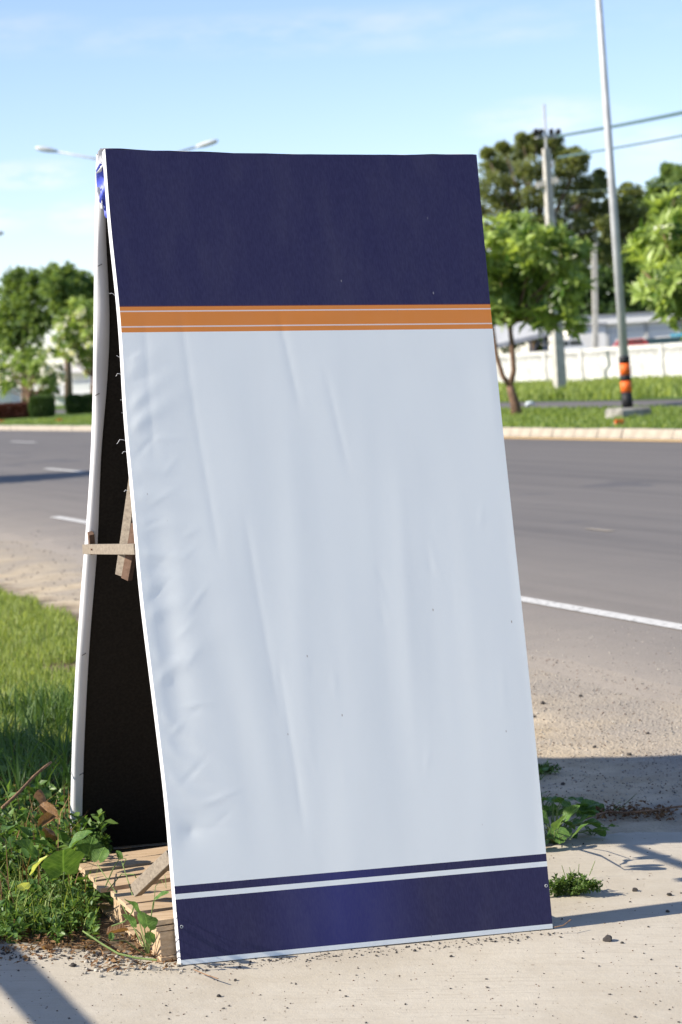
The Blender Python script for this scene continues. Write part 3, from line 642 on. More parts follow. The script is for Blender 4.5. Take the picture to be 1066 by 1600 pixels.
# ridge: white cap bent over the top, with a blue print scrap hanging out on the left
def cap_pts(u):
    a = fpos(u, 1) ; b = RTL.lerp(RTR, u)
    return [a - wu * 0.02 - NF * 0.001 + NF * 0.0, a + wu * 0.003 - NF * 0.004, a - NF * 0.02 + wu * 0.008, (a + b) / 2 - NF * 0.02 + wu * 0.012, b - NR * 0.03 + ru * 0.006, b - NR * 0.042 - ru * 0.05]
v, f = [], []; n_ = 24
for i in range(n_ + 1):
    u = i / n_; pp = cap_pts(u)[1:]; v += [p + Vector((0, 0, 0.003 * wob((u * 12, k), 1.1))) for k, p in enumerate(pp)]
for i in range(n_):
    for k in range(4): f.append((i * 5 + k, i * 5 + k + 1, (i + 1) * 5 + k + 1, (i + 1) * 5 + k))
link('ridge_cap', pydata('ridge_cap', v, f, True), M['hem'], sign)
def sheet_px(name, rows_, plane_p, plane_n, m, bulge=0.008, nb=6):
    """cloth scrap: each row is (left px, right px, y px) laid in a plane of the sign"""
    v, f = [], []
    for j, (x0, x1, y) in enumerate(rows_):
        for i in range(nb + 1):
            t_ = i / nb; q = hit(x0 + (x1 - x0) * t_, y, plane_p, plane_n); v.append(q + plane_n * (bulge * math.sin(t_ * 3.1 + j * 1.3) + 0.004 * math.sin(j * 2.1 + t_ * 7)))
    w = nb + 1
    for j in range(len(rows_) - 1):
        for i in range(nb): f.append((j * w + i, j * w + i + 1, (j + 1) * w + i + 1, (j + 1) * w + i))
    return link(name, pydata(name, v, f, True), m, sign)
gp = TL - NF * 0.045 - wr * 0.004; gn = (-wr * 0.55 + N0 * 0.83).normalized()
sheet_px('white_cloth_fold', [(157, 163, 232), (154, 163, 238), (152.5, 163, 246), (152.5, 163, 254), (151.5, 161, 262), (151, 158, 268), (151, 154, 271)], gp, gn, M['hem'], 0.004)
sheet_px('blue_cloth_scrap', [(156, 163, 256), (152, 165, 266), (150.5, 166, 276), (150, 167, 286), (151.5, 168.5, 294), (155, 169.5, 301), (157, 170.5, 308), (156, 171, 315), (159, 172, 322), (162, 173, 330), (164.5, 174, 337), (166, 174.5, 341)], gp - NF * 0.004, gn, M['bluecloth'], 0.007)
sheet_px('white_cloth_fold', [(152.5, 156, 292), (153, 158, 300), (153.5, 160, 306), (155, 160, 311), (156.5, 161, 318), (157, 163, 326)], gp - NF * 0.001, gn, M['hem'], 0.004)

# cross bar, diagonal stick and block half way up the open side
qa = hit(135.5, 858, rpos(0, .45, 0.012), NR); qb = hit(212, 858, BL - NF * 0.05, NF)
qa = qa - wr * 0.004
xdir = (qb - qa).normalized()
MB().bar(qa, qb + xdir * 0.02, 0.020, 0.032).build('cross_bar', M['oldwood'], sign, bevel=0.001)
qn = qa + xdir * 0.16 + N0 * 0.011
MB().tube([qn - wr * 0.012, qn - wr * 0.016], 0.003, 6).build('nail', M['rust'], sign)
d0 = hit(207, 778, BL - NF * 0.20, NF); d1 = hit(190, 899, BL - NF * 0.30, NF); dd = (d0 - d1).normalized()
MB().bar(d1, d0 + dd * 0.12, 0.022, 0.034).build('diagonal_brace', M['oldwood'], sign, bevel=0.001)
b1 = hit(198, 905, BL - NF * 0.28, NF); b2_ = hit(206, 862, BL - NF * 0.24, NF)
MB().bar(b1, b2_ + (b2_ - b1), 0.02, 0.03).build('diagonal_brace', M['brownwood'], sign, bevel=0.001)
c0 = hit(142, 833, rpos(0, .5, 0.012), NR); c1 = hit(145, 864, rpos(0, .5, 0.012), NR)
MB().bar(c0, c1, 0.024, 0.018, wr).build('wood_block', M['brownwood'], sign, bevel=0.001)
# loose white threads on the left edge
for (x, y, L) in ((176, 462, 9), (186, 559, 7), (185, 585, 8), (189, 625, 5), (190, 645, 4), (191, 688, 12), (193, 706, 6), (196, 767, 6), (235, 1058, 6), (236, 1050, 5)):
    p = hit(x, y, BL - NF * 0.02, NF) + wr * 0.008; k = L / 540; q1, q2 = random.uniform(-.1, .5), random.uniform(-.7, .4)
    MB().tube([p, p - wr * k * 0.35 + Z0 * k * q1 * .7, p - wr * k * 0.7 + Z0 * k * q1, p - wr * k * 0.95 + Z0 * k * (q1 + q2) * .6, p - wr * k * 1.1 + Z0 * k * (q1 + q2)], 0.00045, 4).build('loose_thread', M['thread'], sign)
# screw eyes
for (x, y) in ((283.5, 1448), (853, 1384)):
    q = hit(x, y, P0, NF) + NF * 0.003
    e1 = wr; e2 = wu; MB().tube([q + (e1 * math.cos(a) + e2 * math.sin(a)) * 0.004 for a in np.linspace(0, 6.1, 10)], 0.0012, 5).build('eyelet', M['galv'], sign)
# low prop from the pallet to the back of the front panel
PT = 0.135
a0 = G(213, 1396, PT); a1 = hit(270, 1336, BL - NF * 0.05, NF)
MB().bar(a0 + Z0 * 0.010, a1 - (a1 - a0) * 0.02, 0.026, 0.040).build('low_prop', M['oldwood'], sign, bevel=0.0015)

# =================================================================== PALLET under the sign
pc = G(266, 1506) + TD * 0.05
pallet = thing('wooden_pallet', 'pale wooden pallet under the left side of the banner sign', 'pallet', pc)
def pl(s, t, z): return pc + SD * s + TD * t + Z0 * z
gz = -0.004
PW, PLn = 0.98, 1.0
AX = (SD, TD, Z0)
for i, t_ in enumerate((0.045, 0.475, 0.93)):
    for s_ in (0.03, 0.5, 0.95):
        MB().box(pl(s_, t_, gz + 0.050), (0.085, 0.09, 0.072), AX).build('block', M['palletwood'], pallet, bevel=0.002)
for s_ in (0.03, 0.5, 0.95): MB().box(pl(s_, 0.49, gz + 0.007), (0.088, 0.99, 0.013), AX).build('base_board', M['palletwood'], pallet, bevel=0.001)
for t_ in (0.045, 0.475, 0.93): MB().box(pl(0.47, t_, gz + 0.095), (PW, 0.088, 0.014), AX).build('stringer_board', M['palletwood'], pallet, bevel=0.001)
def plank(t0, w, x0, sag, yaw):
    v, f = [], []; n = 10
    for i in range(n + 1):
        s_ = x0 + (PW + .03 - x0) * i / n - 0.02; zc = gz + 0.110 + sag * (1 - i / n) ** 2 + 0.002 * math.sin(i * 1.1 + t0 * 9)
        for (dt, dz) in ((-w / 2, -.007), (w / 2, -.007), (w / 2, .007), (-w / 2, .007)): v.append(pl(s_, t0 + dt + yaw * (s_ - .5), zc + dz))
    for i in range(n):
        for k in range(4): f.append((i * 4 + k, i * 4 + (k + 1) % 4, (i + 1) * 4 + (k + 1) % 4, (i + 1) * 4 + k))
    f += [(3, 2, 1, 0), tuple(n * 4 + k for k in range(4))]
    link('deck_plank', pydata('deck_plank', v, f), M['palletwood'], pallet)
for i in range(8): plank(0.055 + i * 0.127, 0.098 + random.uniform(-.006, .006), random.uniform(-.03, 0.01), random.uniform(-0.004, 0.006), random.uniform(-.012, .012) if i else 0.002)

# =================================================================== STREET FURNITURE AND BACKGROUND
# light pole with black and orange bands
lp = G(982, 652, 0.15)
pole = thing('street_light_pole', 'tall grey steel light pole with black and orange bands at its foot', 'light pole', lp)
top = PD(935.5, -6, lp.y); dirp = (top - lp); k = 12.0 / dirp.z; top = lp + dirp * k
def lpt(z): return lp.lerp(top, z / 12.0)
MB().tube([lpt(1.30), lpt(6), lpt(12)], [0.105, 0.085, 0.055], 14).build('shaft', M['galv'], pole, True)
zz = [0.20, 0.57, 0.82, 0.96, 1.22, 1.38]
for i, m_ in enumerate(('black', 'orange', 'black', 'orange', 'black')):
    MB().tube([lpt(zz[i]), lpt(zz[i + 1])], 0.125 + 0.001 * (i % 2), 14).build('painted_band', M[m_], pole, True)
MB().tube([lpt(12), lpt(12) + Vector((-1.2, -.3, .35)), lpt(12) + Vector((-2.0, -.5, .45))], 0.04, 8).build('arm', M['galv'], pole, True)
MB().tube([lpt(12), lpt(12) + Vector((1.2, .3, .35)), lpt(12) + Vector((2.0, .5, .45))], 0.04, 8).build('arm', M['galv'], pole, True)
b = MB(); b.box(lp + Vector((0, 0, 0.06)), (0.80, 0.80, 0.32), AX); b.build('footing', mat('rough_grey_footing', (0.26, 0.245, 0.215), 0.95, var=0.35, scale=4, bump=0.6), pole, bevel=0.05)
for a in range(4): MB().tube([lp + Vector((.24 * math.cos(a * 1.57 + .5), .24 * math.sin(a * 1.57 + .5), .08)), lp + Vector((.24 * math.cos(a * 1.57 + .5), .24 * math.sin(a * 1.57 + .5), .19))], 0.025, 6).build('anchor_bolt', M['galv'], pole)
def lamp_head(tip, root, parent, sc=1.0):
    d = (tip - root).normalized(); side = d.cross(Z0).normalized(); upv = side.cross(d)
    v, f = [], []; prof = [(0, .05, .05), (.12, .10, .08), (.35, .17, .12), (.65, .18, .12), (.85, .12, .09), (.93, .03, .03)]
    for (x, w, h_) in prof:
        for a in np.linspace(0, 2 * math.pi, 12, endpoint=False): v.append(root + (d * x + side * w * math.cos(a) + upv * (h_ * math.sin(a) * (1 if math.sin(a) > 0 else .8))) * sc)
    for j in range(len(prof) - 1):
        for i in range(12): f.append((j * 12 + i, j * 12 + (i + 1) % 12, (j + 1) * 12 + (i + 1) % 12, (j + 1) * 12 + i))
    f += [tuple(range(11, -1, -1)), tuple(len(v) - 12 + i for i in range(12))]
    h = link('lamp_head', pydata('lamp_head', v, f, True), M['lampbody'], parent)
    v2, f2 = [], []
    for (x, w, h_) in [(.22, .08, .10), (.35, .13, .16), (.6, .14, .17), (.8, .08, .11)]:
        for a in np.linspace(math.pi, 2 * math.pi, 8): v2.append(root + (d * x + side * w * math.cos(a) + upv * h_ * math.sin(a)) * sc)
    for j in range(3):
        for i in range(7): f2.append((j * 8 + i, j * 8 + i + 1, (j + 1) * 8 + i + 1, (j + 1) * 8 + i))
    l = link('lens', pydata('lens', v2, f2, True), M['lens'], h); l.matrix_parent_inverse = Matrix.Identity(4)
    l.matrix_parent_inverse = h.matrix_basis.inverted()
    l.parent = h; l.matrix_parent_inverse = Matrix.Translation(-parent.location)
# double arm lamp behind the sign
LDp = 92.0
lb = PD(221, 648, LDp); lb.z = 0.15
dl = thing('street_light', 'double-armed street light rising behind the top of the banner sign', 'street light', lb)
ltop = PD(198, 268, LDp)
MB().tube([lb, lb.lerp(ltop, .5), ltop], [0.11, 0.085, 0.06], 12).build('shaft', M['galv'], dl, True)
for (x1, y1, x2, y2, xh, yh) in ((150, 248, 90, 237, 55, 231), (260, 243, 306, 230, 341, 220)):
    A = PD(x2, y2, LDp); H_ = PD(xh, yh, LDp); MB().tube([ltop, PD(x1, y1, LDp), A], [0.05, 0.045, 0.04], 8).build('arm', M['galv'], dl, True)
    lamp_head(H_, A, dl, (H_ - A).length / 0.93)
# lamp just entering the left edge
fb = PD(-96, 655, 140); fb.z = 0.15
fl = thing('street_light', 'street light at the far left edge with only its lamp head in view', 'street light', fb)
ft = PD(-118, 392, 140); MB().tube([fb, ft], [0.11, 0.06], 10).build('shaft', M['galv'], fl, True)
A = PD(-30, 369, 140); H_ = PD(6, 364, 140); MB().tube([ft, A], [0.05, 0.04], 8).build('arm', M['galv'], fl, True); lamp_head(H_, A, fl, (H_ - A).length / 0.93)
# pale concrete pole at the left edge
pb = PD(9, 622, 175); pb.z = .15
cp = thing('utility_pole', 'pale concrete pole at the left edge behind the trees', 'utility pole', pb)
MB().bar(pb, PD(-3, 470, 175), 0.34, 0.34).build('shaft', M['poleconc'], cp)
b = MB(); b.bar(PD(-22, 474, 175), PD(16, 476, 175), 0.12, 0.12); b.build('cross_arm', M['galv'], cp)

# big utility pole with wires
ub = G(876, 616, 0.145); UD = ub.y
up_ = thing('utility_pole', 'tall square concrete power pole with cross arm and wires beside the big tree', 'utility pole', ub)
uptop = PD(853.5, 232, UD)
b = MB(); v = []
for q, w in ((0, .40), (1, .24)):
    p = ub.lerp(uptop, q)
    for a in range(4): v.append(p + (SD * (1 if a in (1, 2) else -1) + TD * (1 if a > 1 else -1)) * w / 2)
link('shaft', pydata('shaft', v, [(0, 1, 5, 4), (1, 2, 6, 5), (2, 3, 7, 6), (3, 0, 4, 7), (4, 5, 6, 7)]), M['poleconc'], up_)
MB().tube([uptop - Z0 * .5, PD(850, 163, UD)], 0.045, 6).build('top_rod', M['galv'], up_)
armA, armB = PD(838, 214, UD), PD(874, 213, UD + 1)
MB().bar(armA, armB, 0.12, 0.12).build('cross_arm', M['galv'], up_)
MB().bar(PD(838, 290, UD), PD(872, 281, UD), 0.22, 0.22).build('cross_arm', M['poleconc'], up_)
for x in (838, 846, 862, 873):
    q = PD(x, 214, UD); MB().tube([q, q + Z0 * .12, q + Z0 * .14, q + Z0 * .3], [.05, .05, .12, .08], 8).build('insulator', M['black'], up_, True)
for x, y in ((812, 222), (835, 226)): pass
def wire(p0, p1, sag, r, parent, m=M['wire']):
    pts = [p0.lerp(p1, i / 24) - Z0 * (sag * 4 * (i / 24) * (1 - i / 24)) for i in range(25)]
    MB().tube(pts, r, 5).build('wire', m, parent)
nxt = ub - TD * 40.0
for (x, y, x2, y2, r_) in ((872, 213, 1066, 175, 0.050), (872, 214, 1066, 178, 0.03), (872, 246, 1066, 212, 0.040), (866, 300, 1066, 286, 0.008)):
    p0 = PD(x, y, UD); e = nxt + Z0 * (p0.z - ub.z); e.x += (p0.x - ub.x)
    q = ray(x2, y2)
    # sag chosen so that the wire passes through the second point
    best = min(((abs((lambda P: 0)(0)), s_) for s_ in (0,)), key=lambda a: a[0])
    lo, hi = -2.0, 6.0
    for _ in range(40):
        mid_ = (lo + hi) / 2; bestp = None
        for i in range(0, 401):
            tt = i / 400; P = p0.lerp(e, tt) - Z0 * (mid_ * 4 * tt * (1 - tt)); rel = P - O; c_ = rel.dot(FW); X_ = rel.dot(RT) / c_ * F; Y_ = rel.dot(UP) / c_ * F
            xi = 533 + cr * X_ - sr * Y_; yi = 800 - (sr * X_ + cr * Y_)
            if xi >= x2: bestp = yi; break
        if bestp is None: break
        if bestp < y2: lo = mid_
        else: hi = mid_
    wire(p0, e, mid_, r_, up_)
nb_ = nxt.copy(); nb_.z = .145
# thin grey post behind the wall
gp_ = PD(932, 600, 112); gp_.z = .13
gpo = thing('concrete_post', 'short grey concrete post standing behind the white wall', 'post', gp_)
MB().bar(gp_, PD(928.5, 381, 112), 0.27, 0.27).build('shaft', M['poleconc'], gpo, bevel=.02)
b = MB(); b.bar(PD(920, 417, 112), PD(936, 417, 112), 0.2, 0.12); b.build('bracket', M['galv'], gpo)

# white precast wall: posts, panels with two recessed fields and a slotted top course
wallo = thing('boundary_wall', 'long white precast wall with slotted top course across the road', 'wall', st(46.5, 80, 0)); 
WS, WH = 46.6, 1.95
b = MB(); b.box((0, 0, WH / 2), (0.26, 0.30, WH + .01)); b.bm.normal_update(); me_post = bpy.data.meshes.new('post'); b.bm.to_mesh(me_post); me_post.materials.append(M['wall'])
b = MB(); L = 3.62
for z0, z1, y0, y1, th in ((0, .22, -L / 2, L / 2, .12), (1.12, 1.26, -L / 2, L / 2, .12), (1.42, 1.50, -L / 2, L / 2, .12), (1.74, 1.95, -L / 2, L / 2, .15)): b.box((0, 0, (z0 + z1) / 2), (th, L, z1 - z0))
b.box((0, 0, .67), (.07, L, .90)); b.box((0, 0, 1.34), (.08, L, .16)); b.box((.015, 0, 1.62), (.05, L, .24))
for y in (-L / 2 + .06, 0, L / 2 - .06): b.box((0, y, .67), (.118, .14, .90))
for i in range(30): b.box((0, -L / 2 + .08 + i * (L - .16) / 29, 1.62), (.10, .07, .24))
me_pan = bpy.data.meshes.new('wall_panel'); b.bm.to_mesh(me_pan); me_pan.materials.append(M['wall'])
t_ = 62.0; i = 0
while t_ < 215:
    for nm, me_, tt in (('post', me_post, t_), ('wall_panel', me_pan, t_ + 1.9)):
        o = bpy.data.objects.new(nm, me_); C.objects.link(o); o.parent = wallo; o.location = st(WS, tt, .13) - wallo.location; o.rotation_euler = (0, 0, RA); o.scale = (1, 1, .88)
    t_ += 3.8
q0 = PD(951, 606, 98); q1 = PD(949, 548, 98); MB().tube([q0, q0.lerp(q1, .45) + Vector((-.12, 0, 0)), q0.lerp(q1, .6) + Vector((.08, 0, 0)), q1], .055, 6).build('drain_pipe', mat('dark_green_pipe', (.05, .09, .08), .6, var=.2), wallo)
# building and roofs behind the wall
def bx(name, m, parent, px0, px1, D, z0, z1, depth, off=0.0, bevel=0):
    a = PD(px0, 560, D); c = PD(px1, 560, D); mid_ = Vector(((a.x + c.x) / 2, D + depth / 2 + off, (z0 + z1) / 2))
    return MB().box(mid_, (c.x - a.x, depth, z1 - z0)).build(name, m, parent, bevel=bevel)
D = 128
bl = thing('low_building', 'white flat-roofed building behind the wall on the right', 'building', (PD(980, 560, D).x, D + 5, .13))
zt = PD(980, 505, D).z; zr = PD(980, 493, D).z
bx('wall', M['bwhite'], bl, 905, 1180, D, .13, zt, 8)
bx('roof', M['bwhite'], bl, 900, 1186, D - .4, zt, zr, 9)
bx('roof_edge', M['roofgrey'], bl, 899, 1187, D - .45, zr, zr + .12, 9.1)
bx('window_band', M['hem'], bl, 952, 1100, D - .05, PD(980, 517, D).z, PD(980, 514, D).z, .1)
for x in (948, 1010, 1060, 1110): bx('pilaster', M['wall'], bl, x, x + 5, D - .12, .13, zt, .12)
D = 118
bx2 = thing('small_block', 'white boxy kiosk left of the flat-roofed building', 'building', (PD(925, 560, D).x, D + 2, .13))
bx('wall', M['bwhite'], bx2, 903, 948, D, .13, PD(925, 508, D).z, 4); bx('roof', M['roofgrey'], bx2, 900, 952, D - .2, PD(925, 508, D).z, PD(925, 505, D).z, 4.4)
# carport with sloping sheet roof
D = 116
cpt = thing('carport', 'open carport with sloping pale grey sheet roof behind the wall', 'carport', (PD(820, 560, D).x, D + 3, .13))
def quadsheet(name, pts, th, m, parent):
    v = [Vector(p) for p in pts]; v += [p - Z0 * th for p in v]
    return link(name, pydata(name, v, [(0, 1, 2, 3), (7, 6, 5, 4), (0, 4, 5, 1), (1, 5, 6, 2), (2, 6, 7, 3), (3, 7, 4, 0)]), m, parent)
quadsheet('roof_sheet', [PD(742, 545, D), PD(868, 516, D), PD(868, 497, D + 6), PD(765, 510, D + 6)], .12, mat('pale_roof_sheet', (0.46, 0.46, 0.45), 0.5, var=0.1), cpt)
MB().bar(PD(744, 549, D), PD(866, 519, D), .12, .22).build('fascia', M['roofgrey'], cpt)
for x, y in ((760, 545), (800, 536), (828, 529), (850, 523)):
    q = PD(x, y, D + .4); MB().bar(Vector((q.x, q.y, .13)), q, .12, .12, Vector((0, 1, 0))).build('post', M['roofgrey'], cpt)
    MB().bar(q - Z0 * .9, q + Vector((.5, 0, -.1)), .07, .07, Vector((0, 1, 0))).build('strut', M['roofgrey'], cpt)
D2 = 132
cp2 = thing('far_shed', 'grey-roofed shed far behind the carport', 'shed', (PD(890, 560, D2).x, D2 + 3, .13))
quadsheet('roof_sheet', [PD(866, 512, D2), PD(912, 504, D2), PD(912, 491, D2 + 5), PD(880, 494, D2 + 5)], .12, M['roofgrey'], cp2)
for x in (870, 908): q = PD(x, 512, D2 + .5); MB().bar(Vector((q.x, q.y, .13)), q, .14, .14, Vector((0, 1, 0))).build('post', M['roofgrey'], cp2)
MB().box(Vector((PD(889, 560, D2).x, D2 + 3, 1.5)), (1.4, 3, 2.6)).build('shed_wall', M['bwhite'], cp2)
# vehicles behind the wall, mostly hidden by it
def vehicle(name, label, cat, px0, px1, D, ztop, zbelt, L, m, win=M['glass']):
    a, c = PD(px0, 560, D), PD(px1, 560, D); x0, x1 = a.x, c.x; Lx = x1 - x0; cx = (x0 + x1) / 2
    root = thing(name, label, cat, (cx, D + .85, .13)); v = []
    prof = [(0, .45), (0, zbelt * .92), (.10, zbelt), (.22, ztop), (.80, ztop + .02), (.92, zbelt + .03), (1, zbelt * .9), (1, .45)]
    for y in (0, 1.7): v += [Vector((x0 + Lx * p, D + y, z + .13)) for p, z in prof]
    n = len(prof); f = [(i, (i + 1) % n, n + (i + 1) % n, n + i) for i in range(n)] + [tuple(range(n - 1, -1, -1)), tuple(range(n, 2 * n))]
    link('body', pydata('body', v, f), m, root)
    zb, z1 = zbelt + .05, ztop - .06
    for (p0, p1, q0, q1) in ((.16, .47, .25, .47), (.50, .86, .50, .78)):
        link('window', pydata('window', [Vector((x0 + Lx * p0, D - .012, zb + .13)), Vector((x0 + Lx * p1, D - .012, zb + .13)), Vector((x0 + Lx * q1, D - .012, z1 + .13)), Vector((x0 + Lx * q0, D - .012, z1 + .13))], [(0, 1, 2, 3)]), win, root)
    for p in (.2, .8):
        q = Vector((x0 + Lx * p, D - .02, .13 + .33)); MB().tube([q, q + Vector((0, .24, 0))], .33, 16).build('wheel', M['rubber'], root)
vehicle('parked_van', 'white van behind the wall beside the carport, only its roof showing', 'van', 862, 921, 110, PD(890, 530, 110).z - .13, PD(890, 543, 110).z - .10, 3, M['vanwhite'])
vehicle('parked_car', 'red car behind the wall right of the light pole, only its roof showing', 'car', 960, 1018, 112, PD(995, 529.5, 112).z - .13, PD(995, 537, 112).z - .13, 3, M['red'])
D = 114
aw = thing('awning', 'dark green awning with pale blue top edge behind the wall at the right', 'awning', (PD(1060, 560, D).x, D + 1, .13))
quadsheet('canopy', [PD(1003, 539, D), PD(1130, 532, D), PD(1130, 521, D + 1.5), PD(1003, 530, D + 1.5)], .05, M['darkgreen'], aw)
MB().bar(PD(1048, 524, D + 1.55), PD(1130, 518, D + 1.55), .06, .16).build('top_trim', M['cyan'], aw)
for x in (1006, 1066, 1126): q = PD(x, 540, D + .1); MB().bar(Vector((q.x, q.y, .13)), q, .07, .07, Vector((0, 1, 0))).build('post', M['galv'], aw)
# left: pale house behind the frangipani
D = 168
hl = thing('white_house', 'white house with stepped walls behind the trees at the left', 'house', (PD(110, 600, D).x, D + 4, .13))
bx('wall', M['bwhite'], hl, 78, 175, D, .13, PD(120, 600, D).z, 6); bx('upper_wall', M['bwhite'], hl, 92, 140, D + .8, PD(120, 600, D).z, PD(115, 576, D).z, 5)
quadsheet('roof', [PD(84, 582, D), PD(147, 580, D), PD(142, 566, D + 3), PD(92, 570, D + 3)], .15, mat('pale_tile_roof', (0.62, 0.58, 0.53), .7, var=.1), hl)
bx('window', M['glass'], hl, 138, 160, D - .05, PD(120, 612, D).z, PD(115, 603, D).z, .06); bx('ledge', M['wall'], hl, 76, 178, D - .3, PD(120, 618, D).z, PD(120, 615, D).z, .3)
hl2 = thing('white_house', 'low white building at the left edge behind the red-leaved hedge', 'house', (PD(0, 600, D - 8).x, D - 4, .13))
bx('wall', M['bwhite'], hl2, -60, 13, D - 8, .13, PD(0, 612, D - 8).z, 5); bx('roof', M['roofgrey'], hl2, -64, 16, D - 8.4, PD(0, 612, D - 8).z, PD(0, 609, D - 8).z, 6)

# reflectors on the kerb
for (x, y, lab) in ((968, 661, 'orange kerb reflector below the banded light pole'), (93, 657.5, 'orange kerb reflector in front of the round topiary bush'), (3, 659, 'orange kerb reflector at the left edge by the red hedge')):
    q = G(x, y, 0.19); r_ = thing('kerb_reflector', lab, 'reflector', (q.x, q.y, .178), 'orange reflectors along the kerb')
    MB().box(q + Vector((0, 0, .02)), (.20, .05, .10), AX).build('reflector_face', M['orange'], r_, bevel=.01); MB().box(Vector((q.x, q.y + .05, .185)), (.22, .12, .02), AX).build('base', M['galv'], r_)
q = G(821, 634, .15); MB().tube([q, q + Vector((.06, 0, .05)), q + Vector((.2, .03, .08)), q + Vector((.3, .05, .01))], [.02, .07, .06, .02], 8).build('plastic_bag', mat('pale_plastic', (0.6, .66, .68), .4, var=.05), None, True)
setp(bpy.data.objects['plastic_bag'], 'crumpled pale plastic bag on the grass beside the slanting tree trunk', 'bag')

# ------------------------------------------------------------------ trees
def tree(name, label, base, limbs, crown, bark, group=None, crown_name='crown'):
    root = thing(name, label, 'tree' if 'shrub' not in name else 'shrub', base, group)
    b = MB(); pts, rr = limbs[0]; b.tube(pts, rr, 9); b.build('trunk', bark, root, True)
    for pts, rr in limbs[1:]: MB().tube(pts, rr, 6).build('branch', bark, root, True)
    for (arr, m) in crown: crown_obj(arr, m, root, crown_name if m is not M['flower'] else 'blossom')
    return root
def px_clumps(lst, D, jitter=1.5): return [(PD(x, y, D + random.uniform(-jitter, jitter)), r * D / F) for x, y, r in lst]
def tips_in(cl, n):
    out = []
    for c, r in cl:
        k = max(3, int(n * (r ** 2)))
        for _ in range(k):
            d = Vector(rdir(1)[0]); d.z = d.z * 0.8 + 0.15; p = Vector(c) + d * r * random.uniform(.45, 1.2); ax = d + Vector((0, 0, .5)) + Vector(rdir(1)[0]) * .3; out.append((np.array(p), np.array(ax)))
    return out
# frangipani right of the sign
tb_ = G(808, 648, .15); D = tb_.y
cl = px_clumps([(712, 400, 40), (738, 440, 42), (770, 385, 38), (808, 372, 34), (842, 392, 38), (878, 400, 34), (904, 398, 16), (776, 432, 40), (820, 436, 40), (862, 440, 38), (893, 452, 26), (780, 484, 34), (826, 488, 32), (868, 492, 30), (890, 508, 16), (745, 490, 30)], D, 1.2)
tips = tips_in(cl, 58); fk = PD(797, 603, D)
lm = [([tb_ - Z0 * .1, PD(805, 630, D), PD(799, 612, D), fk], [.17, .13, .11, .10])]
e1, e2 = PD(776, 556, D), PD(800, 535, D)
lm.append(([fk, PD(786, 588, D), e1, PD(768, 500, D), PD(752, 450, D)], [.08, .07, .065, .05, .03])); lm.append(([fk, PD(803, 580, D), e2, PD(797, 512, D), PD(820, 450, D)], [.085, .075, .07, .06, .03]))
for c, r in cl[2:]: lm.append(limb(random.choice((PD(797, 512, D), PD(768, 500, D))), Vector(c), .035, .015))
flw = clump_leaves([(Vector(tp[0]) + Vector(tp[1]) * .06, .10) for tp in random.sample(tips, 16)], 10, .10, .08)
tree('frangipani_tree', 'frangipani with forked slanting trunk just right of the banner sign', tb_, lm, [(rosette_leaves(tips, 12, .39, .135), M['plum']), (flw, M['flower'])], M['rbark'])
# frangipani entering at the right edge
D = 52; tb_ = PD(1128, 660, D); tb_.z = .15
cl = px_clumps([(1058, 330, 28), (1036, 362, 30), (1010, 388, 26), (1046, 405, 38), (1004, 424, 24), (1030, 446, 34), (1064, 450, 40), (1052, 488, 26), (1090, 380, 50), (1110, 440, 50), (1130, 340, 45), (1160, 400, 50), (1090, 500, 30)], D, 1.2)
tips = tips_in(cl, 62); lm = [([tb_, PD(1124, 600, D), PD(1118, 540, D)], [.16, .12, .10])]
for c, r in cl: lm.append(limb(PD(1118, 540, D), Vector(c), .05, .018))
flw = clump_leaves([(Vector(tp[0]) + Vector(tp[1]) * .06, .10) for tp in random.sample(tips, 22)], 12, .10, .08)
tree('frangipani_tree', 'frangipani with glossy leaves reaching in at the right edge of the photo', tb_, lm, [(rosette_leaves(tips, 12, .39, .135), M['plum']), (flw, M['flower'])], M['rbark'])
# broad thin-crowned tree behind the power pole
D = 142; tb_ = PD(835, 600, D); tb_.z = .13
big = [(775, 262, 20), (800, 246, 18), (826, 228, 16), (850, 226, 14), (868, 232, 12), (770, 290, 22), (800, 280, 22), (830, 262, 20), (890, 262, 18), (905, 246, 10), (920, 285, 16), (935, 300, 12), (880, 290, 24), (760, 320, 24), (795, 318, 20), (840, 305, 22), (905, 315, 24), (930, 330, 18), (780, 352, 26), (822, 348, 24), (890, 350, 26), (925, 362, 26), (945, 350, 12), (760, 372, 20), (905, 390, 26), (880, 395, 22), (930, 405, 24), (720, 300, 30), (700, 340, 35), (720, 380, 35), (820, 380, 24), (945, 395, 14), (838, 214, 6), (868, 218, 6), (897, 238, 6), (762, 240, 7), (942, 286, 7), (952, 318, 7), (878, 243, 8), (936, 272, 5), (786, 230, 6), (815, 216, 5)]
big = [(x, y, r_ * 1.12) for x, y, r_ in big]; cl = px_clumps(big, D, 3.5); lm = [([tb_, PD(838, 500, D), PD(840, 420, D)], [.45, .35, .28])]
for c, r in cl: lm.append(limb(PD(840, 420 - random.uniform(0, 60), D), Vector(c), .12, .03, 5, .05))
tree('rain_tree', 'large tree with a thin spreading olive crown behind the power pole', tb_, lm, [(clump_leaves(cl, 760, .30, .15, .9, .62, True), M['olive'])], M['bark'])
